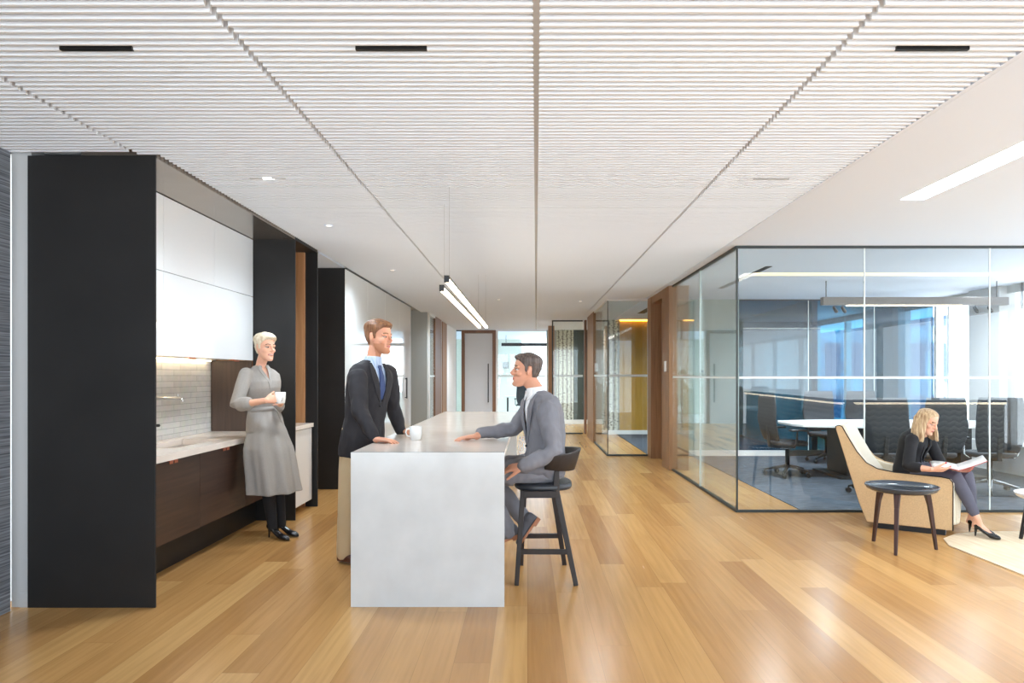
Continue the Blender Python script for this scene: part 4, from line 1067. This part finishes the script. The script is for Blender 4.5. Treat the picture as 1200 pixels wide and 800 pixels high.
# ------------------------------------------------------------------ PERSON 1: standing man, charcoal jacket
def man_standing():
    t = thing('person', 'standing man in dark jacket and blue tie, hands on the white island', 'person', (-1.30, 5.15, 0))
    f = V((.80, -.60, 0)).normalized()
    neck = V((-1.150, 5.10, 1.500)); hip = V((-1.235, 5.12, .93)); lft = V((.50, .86, 0)).normalized()
    fw = lft.cross(V((0, 0, 1)))
    prof = [(-.24, .172, .125, 0), (-.1, .180, .128, 0), (.05, .178, .125, 0), (.25, .165, .118, .002), (.45, .172, .122, .004), (.62, .188, .130, .004), (.78, .197, .122, 0), (.88, .188, .102, -.006), (.95, .145, .080, -.010), (1.0, .085, .062, -.008), (1.03, .06, .05, -.004)]
    T = Torso(hip, neck, lft, lft, prof, .01)
    shR = P3(419, 443, 4.93); shL = P3(455, 438, 5.30)
    elR = P3(422, 484, 4.80); wrR = P3(438, 511, 4.72)
    elL = P3(461, 478, 5.44); wrL = P3(469, 503, 5.44)
    hd = Head(P3(443.5, 395.5, 5.08), (.93, -.36, -.02), (.02, 0, 1), 1.04)
    m = MB(); head_shape(m, hd)
    m.tube([neck + V((-.01, 0, -.06)), neck + V((0, 0, .03)), hd.p(-.02, 0, .05)], [.056, .052, .052], 18)
    Torso(hip, neck, lft, lft, prof, .01).loft(m, .86, 0)
    arm_tubes(m, shR, elR, wrR, (.045, .038, .033, .026)); arm_tubes(m, shL, elL, wrL, (.045, .038, .033, .026))
    # hands resting on the worktop (0.935)
    hR = V((wrR.x + .02, wrR.y - .01, .962)); hL = V((wrL.x + .01, wrL.y, .962))
    m.tube([wrR, hR], [.026, .026], 12); m.tube([wrL, hL], [.026, .026], 12)
    hand(m, hR, (.92, -.25, -.06), (0, 0, -1), -1, (.32, .3, .3, .35), .6, 1.0)
    hand(m, hL, (.95, .1, -.06), (0, 0, -1), 1, (.45, .45, .5, .5), .5, 1.0)
    hipR = V((-1.29, 5.06, .90)); hipL = V((-1.22, 5.20, .90)); knR = V((-1.33, 5.08, .50)); knL = V((-1.20, 5.25, .50)); anR = V((-1.37, 5.12, .09)); anL = V((-1.20, 5.30, .09))
    leg_tubes(m, hipR, knR, anR, (.075, .052, .045, .034)); leg_tubes(m, hipL, knL, anL, (.075, .052, .045, .034))
    def post(bm): face_paint(bm, hd, True)
    fuse(m, 'body', SKINS('skin2'), t, .0045, 2, post=post)
    scalp(hd, t, M['hair_auburn'], 'short', .006, .020, .012)
    # shirt + collar
    m = MB(); T.loft(m, .925, 0, .2, 1.01)
    m.tube([neck + V((-.005, 0, -.03)), neck + V((.0, 0, .045))], [.072, .064], 20, round_ends=False)
    fuse(m, 'shirt', M['shirtblue'], t, .006, 2)
    # tie
    ribbon(T, [(1.0, -.0), (.955, 0), (.93, 0), (.85, .0), (.7, 0), (.55, 0)], [.03, .036, .026, .04, .058, .07], .012, 'tie', M['tie'], t, .002)
    # jacket
    m = MB(); T.loft(m, 1.03, .004)
    # skirt of the jacket flares below the waist
    c0, l0, f0, u0 = T.fr(-.24)
    arm_tubes(m, shR, elR, wrR, (.072, .058, .054, .045)); arm_tubes(m, shL, elL, wrL, (.072, .058, .054, .044))
    def cut(bm):
        kill = []
        for fc in bm.faces:
            p = fc.calc_center_median(); tt, y, x = T.local(p)
            if x > .03:
                if .50 < tt < 1.2 and abs(y) < (tt - .50) / .50 * .078 and x < .2 and (p - shR).length > .09 and (p - shL).length > .09: kill.append(fc)
        bmesh.ops.delete(bm, geom=kill, context='FACES')
    j = fuse(m, 'jacket', M['navy'], t, .0065, 7, .009, 12, (1, 1, .6), cut, 1)
    for s_ in (-1, 1):
        ribbon(T, [(1.0, s_ * .072), (.92, s_ * .080), (.8, s_ * .075), (.65, s_ * .048), (.52, s_ * .015)], [.03, .05, .06, .045, .012], .008, 'lapel', M['navy'], j, .010)
    m = MB()
    m.ell(T.surf(.46, .0, .010), .008, .008, .008); m.done('button', M['plastic'], j, world=True)
    # trousers
    m = MB(); leg_tubes(m, hipR, knR, anR + V((0, 0, -.02)), (.098, .078, .070, .062)); leg_tubes(m, hipL, knL, anL + V((0, 0, -.02)), (.098, .078, .070, .062))
    m.loft([((-1.25, 5.13, .82), fw * .11, lft * .16), ((-1.245, 5.12, 1.02), fw * .115, lft * .165)], 24)
    fuse(m, 'trousers', M['khaki'], t, .008, 4, .004, 8)
    shoe('shoe', M['brownshoe'], t, anR + V((-.05, .02, -.085)), anR + V((.21, -.10, -.085)), ankle=anR)
    shoe('shoe', M['brownshoe'], t, anL + V((-.06, .02, -.085)), anL + V((.20, -.10, -.085)), ankle=anL)
man_standing()

# ------------------------------------------------------------------ PERSON 2: standing woman, grey shirt dress
def woman_standing():
    t = thing('person', 'standing blonde woman in a grey belted dress holding a white mug', 'person', (-2.20, 5.95, 0))
    lft = V((.62, .78, 0)).normalized(); fw = lft.cross(V((0, 0, 1)))
    hip = V((-2.29, 5.96, .97)); neck = V((-2.335, 5.97, 1.475))
    prof = [(-.1, .165, .115, 0), (.1, .150, .105, 0), (.3, .122, .090, 0), (.45, .125, .092, .004), (.62, .145, .112, .012), (.74, .155, .112, .010), (.86, .162, .090, 0), (.94, .125, .070, -.006), (1.0, .07, .055, -.006), (1.03, .05, .045, 0)]
    T = Torso(hip, neck, lft, lft, prof)
    shR = P3(288, 438, 5.83); shL = P3(318, 440, 6.08)
    elR = P3(277, 475, 5.72); wrR = P3(312, 469, 5.62)
    elL = P3(324, 478, 6.02); wrL = P3(331, 470, 5.88)
    hd = Head(P3(310.5, 407.5, 5.93), (.85, -.52, .0), (.03, .0, 1), .98)
    cup = P3(328.5, 466, 5.70)
    m = MB(); head_shape(m, hd, True)
    m.tube([neck + V((0, 0, -.05)), neck + V((.01, 0, .04)), hd.p(-.015, 0, .05)], [.048, .043, .045], 18)
    T.loft(m, .85)
    arm_tubes(m, shR, elR, wrR, (.038, .034, .031, .023)); arm_tubes(m, shL, elL, wrL, (.038, .034, .031, .023))
    d1 = (cup - wrR).normalized()
    hand(m, wrR, d1 * 1 + V((.1, .1, .05)), V((.35, .9, 0)), -1, (.55, .55, .6, .6), .5, .88)
    hand(m, wrL, V((-.1, -1, .05)), V((-.95, .0, -.1)), 1, (.5, .5, .55, .55), .5, .88)
    hipR = V((-2.31, 5.90, .93)); hipL = V((-2.24, 6.03, .93)); knR = V((-2.24, 5.87, .50)); knL = V((-2.20, 5.99, .50)); anR = V((-2.185, 5.86, .13)); anL = V((-2.155, 5.98, .13))
    leg_tubes(m, hipR, knR, anR, (.07, .048, .046, .030)); leg_tubes(m, hipL, knL, anL, (.07, .048, .046, .030))
    fuse(m, 'body', SKINS('skin'), t, .0045, 2, post=lambda bm: face_paint(bm, hd, False, True))
    scalp(hd, t, M['hair_platinum'], 'short', .007, .024, .008, .006, .005, kw=.95)
    # dress: bodice, sleeves to below the elbow, flared skirt
    m = MB(); T.loft(m, 1.04, .004)
    arm_tubes(m, shR, elR, elR.lerp(wrR, .36), (.058, .055, .056, .058)); arm_tubes(m, shL, elL, elL.lerp(wrL, .36), (.058, .052, .052, .052))
    secs = []
    for k in range(12):
        q = k / 11; z = 1.10 - q * (1.10 - .385); c = V((-2.30 + .095 * q - .0 * q, 5.96 - .02 * q, z))
        R = .125 + .085 * min(1, q * 2.2) + .02 * q; D = .10 + .055 * min(1, q * 2) + .035 * q; amp = .11 * q ** .7
        secs.append((c, fw * D, lft * R * .93, lambda a, amp=amp: 1 + amp * math.sin(7 * a + .6) + amp * .5 * math.sin(11 * a + 2)))
    m.loft(secs, 72)
    def cut(bm):
        kill = []
        for fc in bm.faces:
            p = fc.calc_center_median(); tt, y, x = T.local(p)
            if x > .02 and .72 < tt < 1.2 and abs(y) < (tt - .72) / .28 * .042: kill.append(fc)
        bmesh.ops.delete(bm, geom=kill, context='FACES')
    dr = fuse(m, 'dress', M['dress'], t, .006, 3, .004, 10, (1, 1, .5), cut, 2)
    for s_ in (-1, 1):
        ribbon(T, [(1.02, s_ * .030), (.95, s_ * .043), (.85, s_ * .028), (.72, s_ * .004), (.6, 0)], [.03, .034, .03, .02, .016], .006, 'collar', M['dress'], dr, .012)
    m = MB(); c, l, f_, u = T.fr(.27)
    m.loft([(c - u * .018, f_ * .108, l * .140), (c + u * .018, f_ * .108, l * .140)], 40); 
    m.tube([T.surf(.27, .03, .03), T.surf(.2, .05, .045), T.surf(.02, .055, .075)], [.014, .016, .010], 8, .4)
    m.done('belt', M['dress'], dr, world=True)
    # black tights
    m = MB(); leg_tubes(m, V((-2.29, 5.90, .60)), knR, anR + V((0, 0, -.03)), (.072, .058, .055, .040)); leg_tubes(m, V((-2.24, 6.01, .60)), knL, anL + V((0, 0, -.03)), (.072, .058, .055, .040))
    fuse(m, 'tights', M['blackfab'], t, .007, 3)
    pump(t, anR + V((-.045, .02, -.13)), anR + V((.09, -.05, -.13)), anR + V((.17, -.085, -.13)), M['blackleather'])
    pump(t, anL + V((-.045, .02, -.13)), anL + V((.09, -.03, -.13)), anL + V((.17, -.06, -.13)), M['blackleather'])
    # her mug (a thing of its own)
    mg = mug((cup.x, cup.y, cup.z - .046), 2.2, 'white mug held in the standing woman\'s hands', .094, .043)
woman_standing()

# ------------------------------------------------------------------ PERSON 3: seated man, grey suit
def man_seated():
    t = thing('person', 'man in a light grey suit sitting on the dark bar stool', 'person', (.12, 4.81, .66))
    lft = V((.22, -1, 0)).normalized(); lfs = V((.42, -.90, 0)).normalized()
    hip = V((.125, 4.81, .77)); neck = V((.062, 4.83, 1.275))
    prof = [(-.16, .165, .125, 0), (-.05, .175, .130, 0), (.1, .172, .130, .004), (.3, .165, .125, .006), (.5, .175, .126, .006), (.65, .190, .128, .002), (.80, .198, .118, -.004), (.90, .18, .098, -.010), (.96, .135, .078, -.012), (1.0, .08, .062, -.01), (1.03, .058, .05, -.004)]
    T = Torso(hip, neck, lft, lfs, prof, .035)
    shL = P3(641, 481, 4.66); shR = P3(621, 480, 5.00)
    elL = P3(649, 528, 4.56); wrL = P3(614, 546, 4.52)
    elR = V((-.100, 5.02, 1.01)); wrR = P3(564, 511, 4.93)
    wrR.z = .985
    hd = Head(P3(617.5, 434.5, 4.86), (-1, -.10, .10), (.06, 0, 1), 1.0)
    m = MB(); head_shape(m, hd)
    m.tube([neck + V((.02, 0, -.06)), neck + V((.0, 0, .03)), hd.p(-.022, 0, .055)], [.058, .053, .056], 18)
    T.loft(m, .86)
    arm_tubes(m, shR, elR, wrR, (.045, .038, .033, .027)); arm_tubes(m, shL, elL, wrL, (.045, .038, .033, .027))
    hR = V((wrR.x - .03, wrR.y - .03, .966)); m.tube([wrR, hR], [.027, .027], 12)
    hand(m, hR, (-.93, -.30, -.08), (0, 0, -1), 1, (.30, .30, .32, .35), .55, 1.0)
    hand(m, wrL, (-.85, .35, -.15), (.1, .5, -.8), -1, (.4, .4, .45, .5), .4, 1.0)
    kL = V((-.33, 4.68, .715)); kR = V((-.32, 4.95, .715)); aL = V((-.135, 4.68, .345)); aR = V((-.015, 4.92, .36))
    hL = V((.10, 4.72, .745)); hR_ = V((.10, 4.91, .745))
    leg_tubes(m, hL, kL, aL, (.075, .055, .045, .034)); leg_tubes(m, hR_, kR, aR, (.075, .055, .045, .034))
    fuse(m, 'body', SKINS('skin2'), t, .0045, 2, post=lambda bm: face_paint(bm, hd))
    scalp(hd, t, M['hair_dark'], 'short', .005, .017, .010)
    m = MB(); T.loft(m, .93, 0, .1, 1.01)
    m.tube([neck + V((.008, 0, -.03)), neck + V((-.002, 0, .045))], [.075, .068], 20, round_ends=False)
    fuse(m, 'shirt', M['shirtwhite'], t, .006, 2)
    m = MB()
    m.tube([wrR + (elR - wrR).normalized() * .05, wrR + (elR - wrR).normalized() * -.016], [.036, .036], 16, round_ends=False).done('shirt_cuff', M['shirtwhite'], t, world=True)
    for s_ in (-1, 1):
        ribbon(T, [(1.05, s_ * .035), (.99, s_ * .042), (.93, s_ * .02)], [.03, .036, .012], .006, 'shirt_collar', M['shirtwhite'], t, .016)
    m = MB(); T.loft(m, 1.03, .005)
    arm_tubes(m, shL, elL, wrL, (.076, .062, .056, .046)); arm_tubes(m, shR, elR, wrR, (.072, .056, .050, .042))
    # jacket skirt over the hip and the front thigh
    m.tube([V((.12, 4.70, .78)), V((-.06, 4.685, .765))], [.115, .085], 16, .8)
    m.tube([V((.12, 4.92, .78)), V((-.03, 4.93, .765))], [.115, .085], 16, .8)
    def cut(bm):
        kill = []
        for fc in bm.faces:
            p = fc.calc_center_median(); tt, y, x = T.local(p)
            if x > .03:
                if .34 < tt < 1.2 and abs(y) < .012 + (tt - .34) / .66 * .072 and x < .22 and (p - shR).length > .085 and (p - shL).length > .085 and (tt > .55 or x < .17): kill.append(fc)
        bmesh.ops.delete(bm, geom=kill, context='FACES')
    j = fuse(m, 'jacket', M['greysuit'], t, .0065, 6, .010, 13, (1, 1, .7), cut, 3)
    for s_ in (-1, 1):
        ribbon(T, [(1.0, s_ * .072), (.92, s_ * .082), (.8, s_ * .078), (.62, s_ * .055), (.45, s_ * .03), (.35, s_ * .02)], [.03, .055, .065, .05, .03, .012], .009, 'lapel', M['greysuit'], j, .012)
    MB().ell(T.surf(.30, -.012, .014), .008, .009, .009).done('button', M['plastic'], j, world=True)
    m = MB(); m.tube([hL, hL.lerp(kL, .55), kL + V((.01, 0, 0)), kL.lerp(aL, .45), aL + V((.004, 0, -.01))], [.105, .092, .080, .068, .058], 18)
    m.tube([hR_, hR_.lerp(kR, .55), kR + V((.01, 0, 0)), kR.lerp(aR, .45), aR + V((.004, 0, -.01))], [.105, .092, .080, .068, .058], 18)
    m.loft([((.13, 4.81, .69), (.13, 0, 0), (0, .185, 0)), ((.13, 4.81, .86), (.125, 0, 0), (0, .175, 0))], 24)
    def flat(bm):
        for v in bm.verts:
            if v.co.x > -.09 and v.co.z < .668 and v.co.z > .58: v.co.z = .668
    fuse(m, 'trousers', M['greytrouser'], t, .007, 3, .008, 12, post=flat, seed=4)
    # socks + shoes resting on the foot rail
    for a_, heel, toe, up in ((aL, V((-.05, 4.69, .315)), V((-.27, 4.67, .235)), (-.3, 0, 1)), (aR, V((.075, 4.90, .385)), V((-.065, 4.87, .19)), (-.85, 0, .55))):
        s = shoe('shoe', M['suede'], t, heel, toe, up, .047, .085, M['tansole'], a_ + V((0, 0, .02)))
man_seated()

# ------------------------------------------------------------------ PERSON 4: seated woman reading
def woman_seated():
    t = thing('person', 'seated woman in black jacket reading a magazine in the tan armchair', 'person', (3.62, 6.42, .43))
    f = V((.50, -.86, 0)).normalized(); lft = V((.80, .60, 0)).normalized()
    hip = V((3.60, 6.44, .50)); neck = V((3.64, 6.325, .895))
    prof = [(-.12, .16, .11, 0), (.05, .165, .115, 0), (.3, .135, .100, 0), (.5, .138, .102, .004), (.68, .155, .115, .008), (.78, .17, .108, .002), (.88, .168, .090, -.006), (.95, .125, .070, -.008), (1.0, .065, .052, -.006), (1.03, .048, .043, 0)]
    T = Torso(hip, neck, lft, lft, prof, .03)
    shR = V((3.512, 6.232, .815)); shL = V((3.765, 6.415, .815))
    elR = V((3.395, 6.09, .59)); wrR = P3(1092, 555, 5.93)
    elL = P3(1105, 549, 6.34); wrL = P3(1117, 549, 6.10)
    wrR.z = .585
    hd = Head(P3(1086, 493.5, 6.25), (.52, -.82, -.42), (.05, -.12, 1), .93)
    m = MB(); head_shape(m, hd, True)
    m.tube([neck + V((0, 0, -.05)), neck + V((.0, -.01, .03)), hd.p(-.015, 0, .045)], [.048, .042, .044], 18)
    T.loft(m, .85)
    arm_tubes(m, shR, elR, wrR, (.038, .034, .031, .022)); arm_tubes(m, shL, elL, wrL, (.038, .034, .031, .022))
    tips = hand(m, wrR, (.92, -.12, -.02), V((.15, .55, .8)), -1, (.25, .25, .3, .35), .5, .88)
    tips += hand(m, wrL, (.72, -.55, .0), V((-.4, -.5, .75)), 1, (.25, .25, .3, .35), .5, .88)
    kR = V((3.765, 5.985, .50)); kL = V((3.90, 6.04, .50)); aR = P3(1145, 607, 5.86); aL = P3(1139, 604, 6.02)
    hR = V((3.60, 6.36, .505)); hL = V((3.72, 6.42, .505))
    leg_tubes(m, hR, kR, aR, (.07, .046, .044, .028)); leg_tubes(m, hL, kL, aL, (.07, .046, .044, .028))
    # bare feet tops running into the shoes
    gR = V((aR.x - .0, aR.y + .035, .010)); toR = V((aR.x + .135, aR.y - .10, .010)); gL = V((aL.x - .01, aL.y + .03, .010)); toL = V((aL.x + .12, aL.y - .13, .010))
    for a_, g, to in ((aR, gR, toR), (aL, gL, toL)):
        m.tube([a_, g.lerp(to, .22) + V((0, 0, .10)), g.lerp(to, .62) + V((0, 0, .035)), g.lerp(to, .85) + V((0, 0, .022))], [.028, .028, .020, .011], 14)
        m.tube([a_, g + V((.0, 0, .10))], [.027, .022], 12)
    def post(bm):
        face_paint(bm, hd)
        for fc in bm.faces:
            p = fc.calc_center_median()
            for q, nn in tips:
                if (p - q).length < .012 and (p - q).dot(nn) > -.002: fc.material_index = 6
    fuse(m, 'body', SKINS('skin'), t, .0045, 2, post=post)
    # hair: shoulder-length, straight
    def locks(m):
        rr = random.Random(5)
        for s_ in (-1, 1):
            for i in range(14):
                q = i / 13
                x0 = (.030 if s_ < 0 else .046) - q * .11; sx_ = .070 + .012 * math.sin(q * PI)
                top = hd.p(x0 * .6, s_ * .012, .226); mid1 = hd.p(x0 + .006, s_ * (sx_ - .014), .185); mid = hd.p(x0 - .004, s_ * sx_, .125)
                L = .175 + .02 * rr.random()
                out = V((-.25, .10, 0)) if s_ < 0 else V((.22, -.02, 0))
                drop = mid + V((rr.uniform(-.006, .006), rr.uniform(-.006, .006), -L * .55)) + out * .06; low = mid + V((rr.uniform(-.008, .008), rr.uniform(-.008, .006), -L * .95)) + out * .10
                m.tube([top, mid1, mid, drop, low], [.010, .013, .014, .014, .006], 8)
        for i in range(13):
            a = -1.2 + 2.4 * i / 12
            c_ = hd.p(-.098 * math.cos(a), .076 * math.sin(a), .12)
            m.tube([hd.p(-.05 * math.cos(a), .04 * math.sin(a), .222), hd.p(-.093 * math.cos(a), .068 * math.sin(a), .175), c_, c_ + V((-.008, .010, -.09)), c_ + V((-.012, .014, -.165 - .015 * rr.random()))], [.012, .015, .016, .015, .006], 8)
    scalp(hd, t, M['hair_blonde'], 'bob', .009, .011, .0, 0, .002, kw=.97)
    m = MB(); locks(m)
    fuse(m, 'hair_lengths', M['hair_blonde'], t, .005, 2, .003, 70, (1, 1, .15))
    # black camisole, jacket
    m = MB(); T.loft(m, .93, 0, -.1, .90); fuse(m, 'camisole', M['blackfab'], t, .006, 2)
    m = MB(); T.loft(m, 1.05, .006)
    arm_tubes(m, shR, elR, elR.lerp(wrR, .42), (.056, .050, .047, .045)); arm_tubes(m, shL, elL, elL.lerp(wrL, .42), (.056, .049, .046, .044))
    def cut(bm):
        kill = []
        for fc in bm.faces:
            p = fc.calc_center_median(); tt, y, x = T.local(p)
            if x > .02 and .22 < tt < 1.2 and abs(y) < .01 + (tt - .22) / .78 * .062 and (p - shR).length > .08 and (p - shL).length > .08: kill.append(fc)
        bmesh.ops.delete(bm, geom=kill, context='FACES')
    j = fuse(m, 'jacket', M['blackfab'], t, .006, 3, .004, 10, (1, 1, .6), cut, 5)
    for s_ in (-1, 1):
        ribbon(T, [(1.0, s_ * .058), (.9, s_ * .068), (.7, s_ * .055), (.45, s_ * .03), (.25, s_ * .018)], [.02, .035, .04, .03, .012], .007, 'lapel', M['blackfab'], j, .010)
    m = MB(); leg_tubes(m, hR, kR, kR.lerp(aR, .86), (.088, .062, .056, .040)); leg_tubes(m, hL, kL, kL.lerp(aL, .86), (.088, .062, .056, .040))
    m.loft([((3.61, 6.43, .46), lft * .16, f * .12), ((3.61, 6.43, .60), lft * .15, f * .11)], 24)
    fuse(m, 'trousers', M['greyleggings'], t, .006, 3, .003, 12, seed=6)
    pump(t, gR, gR.lerp(toR, .6), toR, M['blackleather']); pump(t, gL, gL.lerp(toL, .6), toL, M['blackleather'])
    # magazine (a thing of its own), open, resting on knees and hands
    c = P3(1122, 555, 5.98); c.z = .575
    g = thing('magazine', 'open magazine with red cover in the reading woman\'s hands', 'magazine', tuple(c), math.atan2(-.45, .89))
    m = MB()
    for s_, nm in ((-1, 'l'), (1, 'r')):
        rings = []
        for k in range(9):
            q = k / 8; x = s_ * q * .20; z = .012 + .035 * math.sin(q * PI * .55) + (.055 * q * q if s_ > 0 else -.02 * q)
            rings.append(m.ring([(x, -.125, z), (x, .125, z + .02), (x, .125, z + .026), (x, -.125, z + .006)]))
        for a, b in zip(rings, rings[1:]): m.bridge(a, b, True)
        m.cap(rings[0], True); m.cap(rings[-1])
    m.done('pages', M['paper'], g)
    m = MB()
    for s_ in (-1, 1):
        rings = []
        for k in range(9):
            q = k / 8; x = s_ * q * .204; z = .008 + .035 * math.sin(q * PI * .55) + (.055 * q * q if s_ > 0 else -.02 * q)
            rings.append(m.ring([(x, -.128, z), (x, .128, z + .02), (x, .128, z + .0225), (x, -.128, z + .0025)]))
        for a, b in zip(rings, rings[1:]): m.bridge(a, b, True)
        m.cap(rings[0], True); m.cap(rings[-1])
    m.done('cover', M['red'], g)
woman_seated()
# ================================================================== LIGHT
w = bpy.data.worlds.new('daylight'); SC.world = w; w.use_nodes = True
wn = w.node_tree; bg = wn.nodes['Background']
tc = wn.nodes.new('ShaderNodeTexCoord'); sp = wn.nodes.new('ShaderNodeSeparateXYZ'); rp = wn.nodes.new('ShaderNodeValToRGB')
wn.links.new(tc.outputs['Generated'], sp.inputs[0]); mr = wn.nodes.new('ShaderNodeMapRange')
mr.inputs['From Min'].default_value = -0.3; mr.inputs['From Max'].default_value = 0.3
wn.links.new(sp.outputs['Z'], mr.inputs['Value']); wn.links.new(mr.outputs[0], rp.inputs[0]); wn.links.new(rp.outputs[0], bg.inputs[0])
rp.color_ramp.elements[0].color = (.87, .94, 1.0, 1)      # lower half brighter than the sky, added to light the ceiling
rp.color_ramp.elements[1].color = (.36, .43, .50, 1)      # overcast sky
bg.inputs[1].default_value = 7.6
def spot(name, x, y, e, col=(.80, .91, 1), ang=160, z=H - .05):
    l = bpy.data.lights.new(name, 'SPOT'); l.energy = e * (.78 if name == 'downlight_and_fill' else 1); l.color = col; l.spot_size = math.radians(ang); l.spot_blend = 1; l.shadow_soft_size = .1
    o = bpy.data.objects.new(name, l); COL.objects.link(o); o.location = (x, y, z); return o
for x, y, e in ((-1.75, 4.6, 130), (-1.76, 6.05, 110), (1.65, 4.62, 90), (.6, 6.6, 110), (-1.7, 8.6, 130), (.95, 9.0, 130), (-.5, 11.9, 150), (.8, 12.2, 100), (-1.3, 14.0, 180), (.3, 15.0, 170), (-.9, 17.6, 240), (4.4, 4.6, 120), (6.6, 4.8, 90)):
    spot('downlight_and_fill', x, y, e)  # some sit at downlights, others added without fixtures to brighten hall and lounge
for x, y, e in ((3.6, 13.5, 420), (1.8, 14.5, 160), (1.0, 18.4, 260), (-1.2, 22.5, 300), (1.2, 22.5, 250), (3.0, 8.4, 200), (4.6, 10.6, 300), (4.8, 8.0, 220), (6.3, 9.6, 220), (5.8, 14.5, 120), (-2.6, 15.0, 50)):
    spot('room_fill', x, y, e)  # fill lights added without fixtures to brighten the side and far rooms
# ================================================================== CAMERA
cam = bpy.data.cameras.new('camera'); co = bpy.data.objects.new('camera', cam); COL.objects.link(co)
co.location = (0, 0, 1.40); co.rotation_euler = (PI / 2, 0, 0)
cam.sensor_width = 36; cam.lens = 24; cam.shift_x = -0.015; cam.shift_y = 40 / 1200; cam.clip_end = 300
SC.camera = co
SC.view_settings.view_transform = 'Standard'; SC.view_settings.look = 'None'
SC.view_settings.exposure = 0.16; SC.view_settings.gamma = 1.0; SC.view_settings.use_curve_mapping = False
SC.cycles.max_bounces = 10; SC.cycles.transparent_max_bounces = 24; SC.cycles.diffuse_bounces = 6; SC.cycles.glossy_bounces = 5
SC.cycles.use_denoising = True
SC.cycles.sample_clamp_indirect = 6
